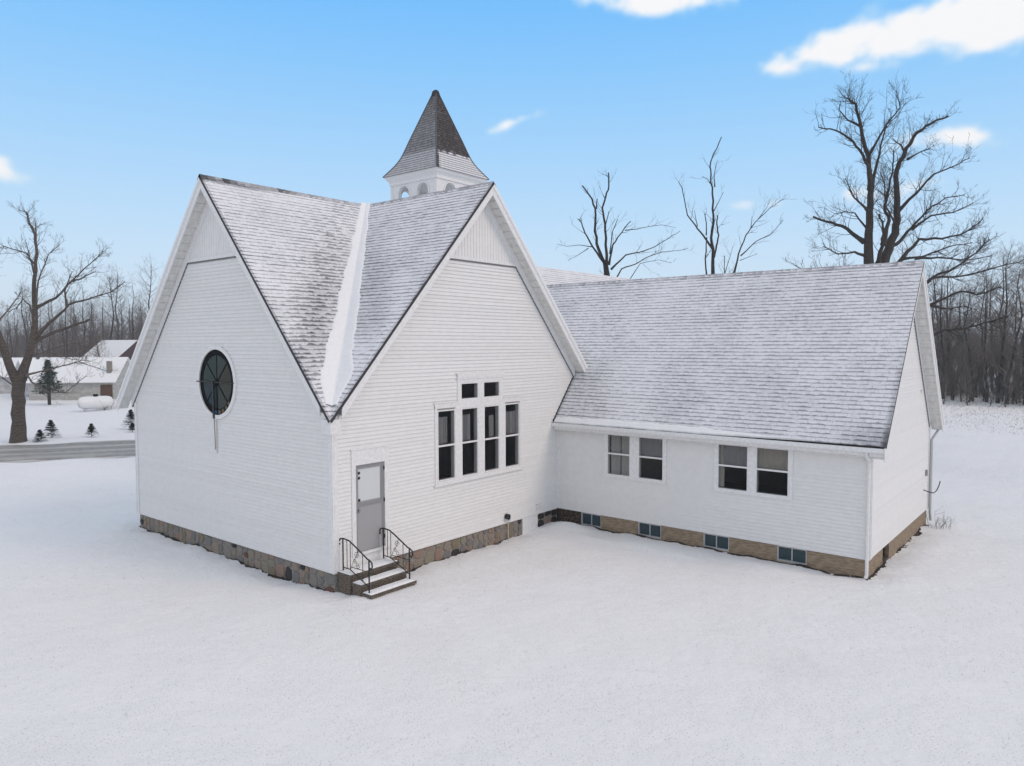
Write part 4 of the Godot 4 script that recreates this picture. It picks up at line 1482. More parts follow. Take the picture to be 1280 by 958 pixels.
func belfry(ch: Node3D) -> void:
	var t := Node3D.new()
	t.name = "bell_tower"
	ch.add_child(t)
	t.position = Vector3(-9.48, 0, -13.0)
	var a := 1.40
	var top := 12.78
	var sill := 11.15
	var b := Buf.new()
	b.box(Transform3D(), Vector3(-a, 0.0, -a), Vector3(a, sill, a))
	put(b, "shaft", M.paint, t)
	for i in 4:
		var f := Transform3D(Basis(Vector3.UP, i * PI / 2.0), Vector3.ZERO)
		f = f * Transform3D(Basis(), Vector3(0, 0, a))
		var poly := PackedVector2Array()
		var e := a if i % 2 == 0 else a - 0.12
		poly.append(Vector2(-e, sill))
		for c in [-0.58, 0.58]:
			poly.append(Vector2(c - 0.33, sill))
			for j in 13:
				var q := PI - PI * j / 12.0
				poly.append(Vector2(c + 0.33 * cos(q), top - 0.44 + 0.33 * sin(q)))
			poly.append(Vector2(c + 0.33, sill))
		poly.append(Vector2(e, sill))
		poly.append(Vector2(e, top))
		poly.append(Vector2(-e, top))
		b = Buf.new()
		b.prism(f, poly, -0.12, 0.0)
		put(b, "belfry_wall", M.paint, t)
		for c in [-0.58, 0.58]:
			b = Buf.new()
			var arch := PackedVector2Array()
			for j in 13:
				var q := PI - PI * j / 12.0
				arch.append(Vector2(c + 0.40 * cos(q), top - 0.44 + 0.40 * sin(q)))
			arch.append(Vector2(c + 0.40, top - 0.62))
			arch.append(Vector2(c + 0.335, top - 0.62))
			for j in 13:
				var q := PI * j / 12.0
				arch.append(Vector2(c + 0.335 * cos(q), top - 0.44 + 0.335 * sin(q)))
			arch.append(Vector2(c - 0.335, top - 0.62))
			arch.append(Vector2(c - 0.40, top - 0.62))
			arch.reverse()
			b.prism(f, arch, 0.001, 0.03)
			put(b, "arch_trim", M.trim, t)
		bar(t, "impost_band", M.trim, f, Vector3(-0.18, top - 0.69, 0.001), Vector3(0.18, top - 0.63, 0.022))
		bar(t, "corner_board", M.trim, f, Vector3(-a - 0.02, sill - 0.4, 0.001), Vector3(-a + 0.13, top - 0.05, 0.022 + 0.002 * i))
		bar(t, "corner_board", M.trim, f, Vector3(a - 0.13, sill - 0.4, 0.001), Vector3(a + 0.018, top - 0.05, 0.022 + 0.002 * i))
	b = Buf.new()
	b.box(Transform3D(), Vector3(-a - 0.05, top - 0.02, -a - 0.05), Vector3(a + 0.05, top + 0.12, a + 0.05))
	put(b, "frieze", M.trim, t)
	# crown moulding flaring to the eave
	b = Buf.new()
	var prof := [[a + 0.06, 0.12], [a + 0.09, 0.17], [a + 0.17, 0.25], [a + 0.20, 0.34], [a + 0.215, 0.36]]
	for i in prof.size() - 1:
		for k in 4:
			var q := Basis(Vector3.UP, k * PI / 2.0)
			var r0: float = prof[i][0]
			var r1: float = prof[i + 1][0]
			var y0: float = top + prof[i][1]
			var y1: float = top + prof[i + 1][1]
			b.quad(q * Vector3(-r0, y0, r0), q * Vector3(r0, y0, r0), q * Vector3(r1, y1, r1), q * Vector3(-r1, y1, r1))
	b.quad(Vector3(-a - 0.06, top + 0.12, a + 0.06), Vector3(-a - 0.06, top + 0.12, -a - 0.06), Vector3(a + 0.06, top + 0.12, -a - 0.06), Vector3(a + 0.06, top + 0.12, a + 0.06))
	put(b, "cornice", M.trim, t)
	# shingled spire with a bell-cast foot
	var ye := top + 0.36
	var hh := 16.97 - ye
	var w0 := 1.645
	var shape := [[0.0, 1.0], [0.06, 0.895], [0.12, 0.79], [0.195, 0.685], [0.28, 0.607], [0.40, 0.515], [0.985, 0.035]]
	var rad := func(y: float) -> float:
		var q := clampf((y - ye) / hh, 0.0, 0.985)
		for i in shape.size() - 1:
			if q <= shape[i + 1][0]:
				return w0 * lerpf(shape[i][1], shape[i + 1][1], (q - shape[i][0]) / (shape[i + 1][0] - shape[i][0]))
		return 0.03
	b = Buf.new()
	var nz := FastNoiseLite.new()
	nz.seed = 3
	nz.frequency = 1.4
	nz.fractal_octaves = 3
	var y := ye
	while y < ye + hh * 0.975:
		var y1 := minf(y + 0.118, ye + hh * 0.985)
		var r0: float = rad.call(y) + 0.020
		var r1: float = rad.call(y1) + 0.004
		for k in 4:
			var q := Basis(Vector3.UP, k * PI / 2.0)
			var n := int(ceil(2.0 * r0 / 0.26))
			for j in n:
				var f0 := float(j) / n
				var f1 := float(j + 1) / n
				# two strips a tab: the bare lower lip and the rest, with snow where it lay in the photograph
				for sub in 2:
					var g0 := 0.0 if sub == 0 else 0.26
					var g1 := 0.26 if sub == 0 else 1.0
					for h in 3:
						var e0 := lerpf(f0, f1, h / 3.0)
						var e1 := lerpf(f0, f1, (h + 1) / 3.0 - (0.025 if h == 2 else 0.0))
						var ra := lerpf(r0, r1, g0)
						var rb := lerpf(r0, r1, g1)
						var ya := lerpf(y, y1, g0)
						var yb := lerpf(y, y1, g1)
						var hgt := (y - ye) / hh
						var wob := 0.12 * nz.get_noise_3d(e0 * r0 * 2.5 + k * 9.0, y * 2.5, 0.0)
						var c := 0.0
						if k == 1:
							c = 0.96 * smoothstep(0.235, 0.20, hgt + wob * 0.4) * smoothstep(-0.02, 0.03, e0 - 0.04 - wob * 0.3)
						else:
							c = 0.30 - 0.16 * smoothstep(0.5, 1.0, hgt) + 0.32 * smoothstep(0.27, 0.21, hgt + wob * 0.3) + 0.5 * wob
						c += rng.randf_range(-0.09, 0.09)
						if sub == 0:
							c *= 0.45
						c = clampf(c, 0.0, 0.92)
						var s := rng.randf_range(0.035, 0.062)
						b.col = Color(lerpf(s * 1.12, 0.78, c), lerpf(s * 0.96, 0.785, c), lerpf(s * 0.93, 0.82, c))
						b.quad(q * Vector3(lerpf(-ra, ra, e0), ya, ra), q * Vector3(lerpf(-ra, ra, e1), ya, ra), q * Vector3(lerpf(-rb, rb, e1), yb, rb), q * Vector3(lerpf(-rb, rb, e0), yb, rb))
				b.col = Color(0.03, 0.028, 0.028)
				b.quad(q * Vector3(lerpf(-r0, r0, f0), y - 0.001, r0 - 0.03), q * Vector3(lerpf(-r0, r0, f1), y - 0.001, r0 - 0.03), q * Vector3(lerpf(-r0, r0, f1), y, r0), q * Vector3(lerpf(-r0, r0, f0), y, r0))
		y = y1
	var o := put(b, "spire_shingles", M.vtx, t)
	o.set_meta("kind", "stuff")
	b = Buf.new()
	for k in 4:
		var q := Basis(Vector3.UP, k * PI / 2.0)
		var p := PackedVector3Array()
		var r := PackedFloat32Array()
		for i in 24:
			var yy := ye + hh * 0.98 * i / 23.0
			var rr: float = rad.call(yy) + 0.006
			p.append(q * Vector3(rr, yy + 0.01, rr))
			r.append(0.030)
		b.tube(p, r, 6)
	put(b, "hip_cap", mat(lin(0.10, 0.10, 0.11), 0.8), t)
	b = Buf.new()
	var p2 := PackedVector3Array([Vector3(0, 16.72, 0), Vector3(0, 16.85, 0), Vector3(0, 16.94, 0), Vector3(0, 16.99, 0), Vector3(0, 17.0, 0)])
	b.tube(p2, PackedFloat32Array([0.19, 0.18, 0.14, 0.07, 0.01]), 10)
	put(b, "finial_cap", M.roofedge, t)

# ---------------------------------------------------------------- steps
func build_steps() -> void:
	var s := thing("entrance_steps", "three concrete entrance steps with snow and black iron railings below the grey door", "steps")
	var tops := [[0.0, 0.52, 0.50], [0.50, 0.87, 0.335], [0.85, 1.20, 0.165]]
	for i in 3:
		var e: Array = tops[i]
		var st := Node3D.new()
		st.name = "step"
		s.add_child(st, true)
		var z0 := -0.06 - 0.02 * i
		var z1 := -1.56 + 0.03 * i
		var b := Buf.new()
		b.box(Transform3D(), Vector3(e[0] + 0.035, -0.3, z1 + 0.02), Vector3(e[1] - 0.035, e[2] - 0.075, z0 - 0.02))
		put(b, "riser", M.concrete, st)
		b = Buf.new()
		b.box(Transform3D(), Vector3(e[0] + 0.034, e[2] - 0.074, z1), Vector3(e[1], e[2], z0))
		put(b, "tread", M.concrete, st)
		b = Buf.new()
		var n := FastNoiseLite.new()
		n.seed = 60 + i
		n.frequency = 4.0
		var nx := 10
		var nz := 34
		for iz in nz + 1:
			for ix in nx + 1:
				var fx := float(ix) / nx
				var fz := float(iz) / nz
				var edge := minf(minf(fx, 1.0 - fx) * 5.0, minf(fz, 1.0 - fz) * 16.0)
				var x := lerpf(e[0] + 0.045, e[1] - 0.012, fx) + 0.012 * n.get_noise_2d(iz * 0.4, 3.0)
				var z := lerpf(z1 + 0.012, z0 - 0.012, fz)
				var h := 0.030 * pow(clampf(edge, 0.0, 1.0), 0.5) * (1.0 + 0.4 * n.get_noise_2d(x, z))
				b.v.append(Vector3(x, e[2] + 0.0005 + h, z))
				b.n.append(Vector3.UP)
				b.uv.append(Vector2(fx, fz))
				b.c.append(Color.WHITE)
		for iz in nz:
			for ix in nx:
				var q := iz * (nx + 1) + ix
				b.ix.append(q); b.ix.append(q + 1); b.ix.append(q + nx + 1)
				b.ix.append(q + 1); b.ix.append(q + nx + 2); b.ix.append(q + nx + 1)
		smooth(b)
		put(b, "snow", M.softsnow, st)
	for z in [-0.16, -1.40]:
		var r := Node3D.new()
		r.name = "railing"
		s.add_child(r, true)
		var xa := 0.13
		var xb := 1.06
		var P := func(x: float, y: float) -> Vector3: return Vector3(x, y, z)
		var b := Buf.new()
		tube_path(b, [P.call(xa, 0.49), P.call(xa, 1.27)], 0.019, 6)
		put(b, "post", M.black, r)
		b = Buf.new()
		tube_path(b, [P.call(xb, 0.16), P.call(xb, 0.93)], 0.019, 6)
		put(b, "post", M.black, r)
		b = Buf.new()
		tube_path(b, [P.call(xa - 0.12, 1.12), P.call(xa - 0.13, 1.20), P.call(xa - 0.09, 1.265), P.call(xa, 1.285), P.call(xa + 0.22, 1.27), P.call(xa + 0.40, 1.19), P.call(xb - 0.06, 0.955), P.call(xb + 0.03, 0.93), P.call(xb + 0.10, 0.89), P.call(xb + 0.115, 0.80), P.call(xb + 0.08, 0.73), P.call(xb + 0.03, 0.76)], 0.018, 7)
		put(b, "handrail", M.black, r)
		b = Buf.new()
		tube_path(b, [P.call(xa, 0.60), P.call(xa + 0.24, 0.60), P.call(xb, 0.31)], 0.014, 5)
		put(b, "bottom_rail", M.black, r)
		b = Buf.new()
		tube_path(b, [P.call(xa + 0.3, 0.66), P.call(xb, 0.66)], 0.009, 5)
		put(b, "middle_rail", M.black, r)
		for x in [0.28, 0.40, 0.84]:
			b = Buf.new()
			var yt := 1.265 if x < 0.35 else (1.225 if x < 0.5 else 1.05)
			var yb := 0.60 if x < 0.38 else lerpf(0.60, 0.31, (x - 0.37) / 0.69)
			tube_path(b, [P.call(x, yb), P.call(x, yt)], 0.009, 5)
			put(b, "baluster", M.black, r)
		for sc in [[0.62, 0.97, 0.085, 1.0], [0.66, 0.74, 0.075, -1.0], [0.56, 0.83, 0.06, -1.0], [0.66, 0.52, 0.05, 1.0]]:
			b = Buf.new()
			var pts := []
			for i in 22:
				var q: float = i * 0.42 * sc[3]
				var rr: float = sc[2] * (1.0 - i / 26.0)
				pts.append(P.call(sc[0] + rr * cos(q), sc[1] + rr * sin(q)))
			tube_path(b, pts, 0.007, 4)
			put(b, "scroll", M.black, r)
		b = Buf.new()
		tube_path(b, [P.call(0.42, 0.62), P.call(0.50, 0.80), P.call(0.60, 0.92), P.call(0.68, 1.10)], 0.007, 4)
		put(b, "scroll_stem", M.black, r)

# ---------------------------------------------------------------- trees
func branch(b: Buf, r: RandomNumberGenerator, p: Vector3, d: Vector3, len_: float, rad: float, level: int, up: float, sub: int) -> void:
	var n := 4 if level > 1 else 3
	var pts := PackedVector3Array([p])
	var rs := PackedFloat32Array([rad])
	var dirs := [d]
	for i in n:
		d = (d + Vector3(r.randf_range(-1, 1), r.randf_range(-0.7, 1), r.randf_range(-1, 1)) * 0.28 + Vector3.UP * up).normalized()
		p += d * len_ / n
		pts.append(p)
		dirs.append(d)
		rs.append(maxf(rad * (1.0 - 0.82 * (i + 1.0) / n), 0.0035))
	b.tube(pts, rs, 5 if level > 1 else 3, false)
	if level <= 0:
		return
	for k in sub:
		var f := r.randf_range(0.25, 1.0) * n
		var i := mini(int(f), n - 1)
		var q := pts[i].lerp(pts[i + 1], f - i)
		var ax := (dirs[i + 1] as Vector3).cross(Vector3(r.randf_range(-1, 1), r.randf_range(-1, 1), r.randf_range(-1, 1))).normalized()
		var e := (dirs[i + 1] as Vector3).rotated(ax, r.randf_range(0.45, 1.0))
		branch(b, r, q, e, len_ * r.randf_range(0.38, 0.62), maxf(rs[i] * 0.55, 0.005), level - 1, up, sub)

# a tree whose main limbs are given as side-view polylines in pixels of the studied photograph,
# turned into metres; each limb leaves that plane by its own amount
func limbed_tree(label: String, category: String, called: String, base: Vector3, ppm: float, limbs: Array, bark: Material, twig: Material, seed_: int, twigs: float, level: int, group := "") -> void:
	var r := RandomNumberGenerator.new()
	r.seed = seed_
	var t := thing(called, label, category, base, deg_to_rad(YAW), group)
	var trunk := Buf.new()
	var crown := Buf.new()
	var known := []            # [plane point, depth]
	for li in limbs.size():
		var L: Array = limbs[li]
		var w0: float = L[0] / ppm / 2.0
		var w1: float = L[1] / ppm / 2.0
		var raw := []
		for i in range(2, L.size(), 2):
			raw.append(Vector2(L[i], L[i + 1]) / ppm)
		var dz := 0.0
		if known.size():
			var best := 1e9
			for k in known:
				var dd: float = (k[0] as Vector2).distance_to(raw[0])
				if dd < best:
					best = dd
					dz = k[1]
		var drift := r.randf_range(0.15, 0.75) * (1.0 if li % 2 else -1.0) if li > 0 else 0.0
		var room := 0.7 if w0 > 0.2 else 1.5
		var pts := PackedVector3Array()
		var rs := PackedFloat32Array()
		var total := 0.0
		for i in raw.size() - 1:
			total += (raw[i] as Vector2).distance_to(raw[i + 1])
		var s := 0.0
		for i in raw.size() - 1:
			var a: Vector2 = raw[i]
			var c: Vector2 = raw[i + 1]
			var seg := 3 if li > 0 else 5
			for j in seg:
				var f := float(j) / seg
				var q := a.lerp(c, f) + (Vector2(r.randf_range(-1, 1), r.randf_range(-1, 1)) * 0.06 * minf(1.0, w0 * 5.0) if j > 0 else Vector2.ZERO)
				var ss := s + a.distance_to(c) * f
				var dep := dz + signf(drift) * room * (1.0 - exp(-absf(drift) * ss / room))
				pts.append(Vector3(q.x, q.y, dep))
				rs.append(lerpf(w0, w1, pow(ss / total, 0.45)) if li > 0 else lerpf(w0, w1, ss / total))
				known.append([q, dep])
			s += a.distance_to(c)
		var last: Vector2 = raw[raw.size() - 1]
		pts.append(Vector3(last.x, last.y, dz + signf(drift) * room * (1.0 - exp(-absf(drift) * total / room))))
		rs.append(w1)
		if li == 0:
			for i in rs.size():
				rs[i] *= 1.0 + 0.35 * pow(maxf(0.0, 1.0 - i / 3.0), 2.0) + r.randf_range(-0.07, 0.07)
		var into: Buf = trunk if w0 > 0.11 else crown
		into.tube(pts, rs, 9 if w0 > 0.11 else 6)
		var n := int(total * twigs)
		for k in n:
			var f := pow(r.randf_range(0.12, 1.0), 0.75) * (pts.size() - 1)
			var i := mini(int(f), pts.size() - 2)
			if rs[i] > 0.22 and r.randf() < 0.8:
				continue
			var d := (pts[i + 1] - pts[i]).normalized()
			var ax := d.cross(Vector3(r.randf_range(-1, 1), r.randf_range(-1, 1), r.randf_range(-1, 1))).normalized()
			branch(crown, r, pts[i].lerp(pts[i + 1], f - i), d.rotated(ax, r.randf_range(0.5, 1.1)), r.randf_range(0.4, 1.6) * (1.1 - 0.55 * f / pts.size()), minf(0.017, rs[i] * 0.5), level, 0.10, 3)
	if trunk.v.size():
		put(trunk, "trunk", bark, t)
	put(crown, "crown", twig, t)

func px(list: Array, ox: float, oy: float, k: float) -> Array:
	# crop coordinates to offsets from the foot of the tree, y up; k is the zoom of the crop
	var out := []
	for L in list:
		var q := [L[0] / k, L[1] / k]
		for i in range(2, L.size(), 2):
			q.append((L[i] - ox) / k)
			q.append((oy - L[i + 1]) / k)
		out.append(q)
	return out

func build_trees() -> void:
	# the great maple behind the annex
	var maple := [
		[66, 50, 272, 1048, 270, 860, 268, 680, 270, 520],
		[42, 6, 262, 560, 240, 440, 237, 350, 240, 280, 228, 200, 205, 120, 190, 60, 170, 45],
		[44, 5, 282, 560, 310, 465, 340, 400, 345, 340, 345, 280, 345, 220, 370, 160, 400, 115, 440, 90, 488, 70],
		[15, 3, 235, 290, 215, 235, 180, 195, 150, 170, 110, 150, 60, 142], [14, 3, 240, 280, 265, 210, 290, 130, 300, 105], [10, 2, 228, 200, 255, 130, 285, 85, 270, 45],
		[9, 2, 205, 120, 175, 100, 155, 70, 160, 45], [11, 2, 237, 350, 200, 330, 170, 310, 145, 270], [17, 5, 228, 430, 195, 390, 160, 370, 110, 350],
		[12, 2, 240, 470, 200, 458, 150, 465, 105, 445], [14, 6, 262, 540, 190, 515, 140, 505, 82, 497], [20, 4, 270, 500, 275, 440, 265, 390, 250, 360],
		[17, 3, 275, 440, 300, 370, 290, 340, 300, 300, 320, 230, 325, 170], [10, 2, 370, 175, 350, 150, 325, 135], [9, 2, 375, 190, 420, 165, 450, 155],
		[14, 2, 345, 340, 390, 290, 430, 240, 480, 220, 520, 200], [15, 2, 320, 440, 360, 420, 400, 380, 450, 330, 510, 290, 570, 280], [9, 2, 345, 380, 300, 330, 285, 270, 270, 240],
		[20, 3, 300, 530, 370, 470, 430, 410, 500, 408, 560, 395, 625, 350], [11, 2, 370, 470, 420, 465, 480, 440, 540, 430],
		[20, 3, 275, 660, 415, 560, 470, 520, 540, 490, 600, 450, 640, 410], [13, 2, 330, 620, 420, 530, 500, 525, 560, 510, 640, 490, 670, 470],
		[20, 3, 272, 720, 430, 615, 500, 585, 560, 560, 610, 570, 681, 545], [16, 4, 272, 760, 440, 675, 490, 672, 540, 655, 600, 640], [12, 2, 470, 600, 530, 610, 590, 600, 640, 610],
		[10, 2, 400, 385, 440, 350, 490, 345, 540, 320], [9, 2, 240, 400, 215, 345, 190, 340, 165, 345], [10, 2, 400, 470, 450, 470, 520, 480, 580, 470], [16, 3, 268, 780, 180, 700, 110, 660, 60, 610]]
	limbed_tree("huge spreading bare maple rising behind the annex ridge", "tree", "maple_tree", Vector3(4.92, 0, -28.47), 924.0 / 36.0 * 1.06, px(maple, 272, 1048, 2.128), M.bark, M.darktwig, 11, 6.0, 2)
	var snag := [
		[44, 30, 380, 1480, 374, 1000, 370, 700], [26, 6, 366, 715, 350, 640, 320, 580, 300, 500, 300, 400, 275, 345, 240, 300], [14, 5, 350, 640, 300, 560, 265, 490, 250, 440, 235, 425],
		[20, 6, 368, 700, 350, 560, 345, 470, 330, 400, 345, 350, 358, 300, 355, 245], [8, 5, 305, 400, 310, 355], [14, 4, 370, 650, 385, 560, 420, 510, 440, 480, 465, 455],
		[6, 1.5, 440, 495, 500, 485, 560, 470, 620, 460, 690, 470], [11, 2, 380, 670, 440, 610, 500, 600, 560, 580, 620, 545, 675, 510], [10, 2, 395, 735, 440, 660, 510, 635, 570, 600, 640, 575, 720, 568, 770, 555],
		[6, 1.5, 460, 735, 520, 640, 600, 625, 660, 640], [6, 1.5, 300, 560, 240, 548, 180, 552, 135, 540], [5, 1.5, 280, 565, 230, 600, 180, 628], [7, 4, 345, 480, 365, 410], [8, 3, 372, 600, 380, 500, 400, 450]]
	limbed_tree("broken-topped bare tree standing nearest the church gable", "tree", "bare_tree", Vector3(-9.7, 0, -28.19), 924.0 / 45.0, px(snag, 390, 1466, 3.765), M.bark, M.darktwig, 12, 1.6, 1)
	var tall := [
		[36, 24, 868, 1480, 868, 1000, 865, 690], [24, 4, 865, 700, 855, 580, 840, 500, 845, 400, 835, 300, 825, 230, 820, 180, 835, 120, 870, 45], [7, 2, 845, 270, 850, 200, 870, 135], [6, 2, 845, 380, 865, 340, 885, 295],
		[12, 6, 860, 590, 880, 530, 895, 480, 890, 420, 895, 380], [13, 3, 850, 550, 800, 490, 760, 445, 720, 400, 705, 340, 690, 280, 672, 250], [7, 4, 815, 490, 820, 430, 815, 385], [11, 5, 840, 720, 815, 600, 815, 500],
		[5, 2, 770, 450, 760, 375], [6, 2, 835, 270, 805, 240, 775, 230]]
	limbed_tree("tall split bare trunk with a thin upright leader above the annex", "tree", "bare_tree", Vector3(-4.96, 0, -32.05), 924.0 / 45.0 * 1.03, px(tall, 868, 1466, 3.765), M.bark, M.darktwig, 13, 1.3, 1)
	var thin := [
		[18, 12, 962, 1420, 962, 900, 965, 680], [12, 2, 965, 690, 975, 600, 1000, 520, 1040, 460, 1100, 400, 1160, 360], [5, 1.5, 1020, 490, 1030, 430], [7, 2, 985, 610, 1040, 550, 1100, 520, 1150, 460],
		[7, 3, 945, 760, 930, 680, 935, 600], [4, 1.5, 985, 630, 1050, 605], [4, 1.5, 1050, 450, 1100, 390, 1120, 350], [5, 1.5, 930, 690, 960, 560]]
	limbed_tree("slender leaning bare tree beside the split trunk", "tree", "bare_tree", Vector3(-6.82, 0, -39.57), 924.0 / 52.0, px(thin, 962, 1406, 3.765), M.bark, M.darktwig, 14, 2.2, 1)
	var left := [
		[40, 34, 42, 852, 46, 740, 50, 640], [30, 14, 44, 660, 20, 540, 0, 450, -22, 400, -40, 300, -60, 220], [36, 5, 56, 655, 85, 540, 92, 440, 90, 340, 100, 260, 95, 200, 80, 170, 68, 130],
		[8, 2, 100, 260, 115, 210, 125, 165], [9, 2, 90, 320, 60, 270, 40, 220], [9, 2, 95, 430, 120, 350, 165, 270, 205, 240], [13, 2, 95, 430, 150, 400, 200, 340, 250, 290, 290, 250], [9, 2, 200, 345, 240, 340, 300, 320],
		[17, 2, 92, 525, 150, 460, 185, 420, 250, 400, 310, 380, 355, 345], [10, 2, 180, 425, 190, 380, 230, 320], [14, 6, 88, 540, 140, 505, 200, 480, 235, 465], [9, 1.5, 62, 650, 110, 575, 180, 570, 250, 590, 310, 595],
		[9, 1.5, 80, 640, 150, 620, 220, 600, 300, 630], [8, 1.5, 85, 640, 110, 660, 180, 690, 240, 690, 310, 640], [10, 2, 88, 470, 60, 420, 30, 400, 0, 430, -30, 440], [8, 2, 90, 300, 70, 260, 10, 240, -30, 250],
		[9, 2, 10, 480, 40, 420, 60, 380], [8, 1.5, 45, 680, 10, 640, -40, 660], [7, 1.5, 90, 580, 140, 560, 210, 540, 260, 560], [9, 2, -10, 420, 10, 340, 20, 290]]
	limbed_tree("large bare maple beside the road at the left", "tree", "maple_tree", Vector3(-36.19, 0.05, -4.96), 924.0 / 43.7 * 1.04, px(left, 56, 852, 2.394), M.barkbrown, M.twig, 15, 5.0, 2)
	spruces()
	woods()

func spruces() -> void:
	var list := [[Vector3(-36.6, 0.08, -6.6), 1.15, "bushiest young spruce across the road, next to the maple"], [Vector3(-35.4, 0.08, -5.6), 0.72, "small young spruce leaning against the bushy one near the maple"], [Vector3(-36.0, 0.08, -8.7), 0.78, "lone young spruce midway along the far roadside"],
		[Vector3(-36.9, 0.05, -11.6), 0.55, "smallest young spruce on the far roadside, near the church corner"], [Vector3(-38.7, 0.08, -12.3), 1.30, "tallest young spruce, on the far roadside beside the church eave"]]
	for i in list.size():
		var e: Array = list[i]
		var t := thing("young_spruce", e[2], "spruce", e[0], i * 1.3, "young spruces across the road")
		var r := RandomNumberGenerator.new()
		r.seed = 70 + i
		var h: float = e[1]
		var b := Buf.new()
		tube_path(b, [Vector3(0, -0.1, 0), Vector3(0, h, 0)], 0.02, 5)
		put(b, "trunk", M.bark, t)
		b = Buf.new()
		for k in int(150 * h) + 50:
			var f := pow(r.randf(), 0.8)
			var y := h * (0.08 + 0.90 * f)
			var a := r.randf() * TAU
			var len_ := (1.0 - f) * h * 0.52 + 0.05
			var d := Vector3(cos(a), 0.05 + 0.35 * f, sin(a)).normalized()
			var side := d.cross(Vector3.UP).normalized()
			for q in 14:
				var s := len_ * (0.15 + 0.85 * q / 14.0)
				var o := Vector3(0, y, 0) + d * s - Vector3.UP * s * s * 0.25
				for sg in [-1.0, 1.0]:
					var tip: Vector3 = o + (side * sg + d * 0.8 + Vector3.UP * r.randf_range(-0.3, 0.4)).normalized() * (0.05 + 0.05 * (1.0 - s / (len_ + 0.01)))
					b.tri(o - d * 0.012, o + d * 0.012 + Vector3.UP * 0.008, tip)
		put(b, "crown", M.needles, t)

func wood_tree_mesh(seed_: int, h: float, bushy: bool) -> Array:
	var r := RandomNumberGenerator.new()
	r.seed = seed_
	var tr := Buf.new()
	var cr := Buf.new()
	var pts := PackedVector3Array()
	var rs := PackedFloat32Array()
	var p := Vector3(0, -0.3, 0)
	var n := 9
	for i in n + 1:
		pts.append(p)
		rs.append(lerpf(0.20, 0.02, float(i) / n) * h / 15.0)
		p += Vector3(r.randf_range(-0.3, 0.3), h / n, r.randf_range(-0.3, 0.3))
	tr.tube(pts, rs, 6)
	var cnt := 46 if not bushy else 55
	for k in cnt:
		var f := r.randf_range(0.03 if bushy else 0.18, 0.98) * n
		var i := mini(int(f), n - 1)
		var a := r.randf() * TAU
		var d := Vector3(cos(a), r.randf_range(0.3, 1.3), sin(a)).normalized()
		var len_ := h * (0.10 + 0.16 * (1.0 - f / n)) * r.randf_range(0.6, 1.3)
		branch(cr, r, pts[i].lerp(pts[i + 1], f - i), d, len_, rs[i] * 0.4, 2, 0.10, 4)
	return [tr.mesh(M.woodbark), cr.mesh(M.woodtwig)]

func woods() -> void:
	var kinds := []
	for i in 6:
		kinds.append(wood_tree_mesh(300 + i, 15.0, false))
	var bushes := []
	for i in 3:
		bushes.append(wood_tree_mesh(340 + i, 6.0, true))
	var r := RandomNumberGenerator.new()
	r.seed = 90
	var eye := Vector3(14.0, 0, 10.6)
	var spot := func(az: float, dist: float) -> Vector3: return eye + Vector3(sin(deg_to_rad(az)), 0, -cos(deg_to_rad(az))) * dist
	# edge of the wood beyond the field: single trees
	for i in 46:
		var az := -12.5 + 13.0 * (i + r.randf_range(-0.4, 0.4)) / 46.0
		var p: Vector3 = spot.call(az, r.randf_range(83.0, 108.0))
		stand(kinds[r.randi() % 6], p, r.randf_range(0.75, 1.12), r, "tall_bare_tree", "tall thin bare tree at the edge of the wood beyond the field", "trees of the wood beyond the field")
	for i in 34:
		var az := -78.0 + 13.5 * (i + r.randf_range(-0.4, 0.4)) / 34.0
		var p: Vector3 = spot.call(az, r.randf_range(125.0, 160.0))
		stand(kinds[r.randi() % 6], p, r.randf_range(0.8, 1.25) * (1.0 if az > -70.0 else 0.8), r, "tall_bare_tree", "tall bare tree in the grey wood behind the far houses", "trees of the wood behind the houses")
	# the mass of the woods behind and between them
	mass("far_wood", "grey brown mass of bare trees behind the snowy field", kinds, -30.0, 30.0, 104.0, 190.0, 240, 0.5, 0.85, r)
	mass("undergrowth", "tangled brown brush under the trees beyond the field", bushes, -20.0, 14.0, 81.0, 105.0, 400, 0.4, 1.2, r)
	mass("far_wood", "pale grey mass of bare trees behind the far houses", kinds, -100.0, -30.0, 150.0, 260.0, 520, 0.7, 1.1, r)
	mass("undergrowth", "grey brush between the far houses and the wood", bushes, -95.0, -35.0, 110.0, 170.0, 420, 0.7, 1.5, r)

func stand(kind: Array, p: Vector3, s: float, r: RandomNumberGenerator, called: String, label: String, group: String) -> void:
	var t := thing(called, label, "tree", p, r.randf() * TAU, group)
	t.scale = Vector3.ONE * s
	for i in 2:
		var o := MeshInstance3D.new()
		o.name = ["trunk", "crown"][i]
		o.mesh = kind[i]
		t.add_child(o)

func mass(called: String, label: String, kinds: Array, a0: float, a1: float, d0: float, d1: float, n: int, s0: float, s1: float, r: RandomNumberGenerator) -> void:
	var t := thing(called, label, "wood" if called == "far_wood" else "brush")
	t.set_meta("kind", "stuff")
	var per := n / kinds.size()
	for kind in kinds:
		var xf := []
		for i in per:
			var az := deg_to_rad(r.randf_range(a0, a1))
			var d := r.randf_range(d0, d1)
			xf.append(Transform3D(Basis(Vector3.UP, r.randf() * TAU).scaled(Vector3.ONE * r.randf_range(s0, s1)), Vector3(14.0 + sin(az) * d, 0, 10.6 - cos(az) * d)))
		for m in 2:
			var mm := MultiMesh.new()
			mm.transform_format = MultiMesh.TRANSFORM_3D
			mm.mesh = kind[m]
			mm.instance_count = xf.size()
			for i in xf.size():
				mm.set_instance_transform(i, xf[i])
			var o := MultiMeshInstance3D.new()
			o.name = ["trunks", "crowns"][m]
			o.multimesh = mm
			o.set_meta("kind", "stuff")
			t.add_child(o, true)

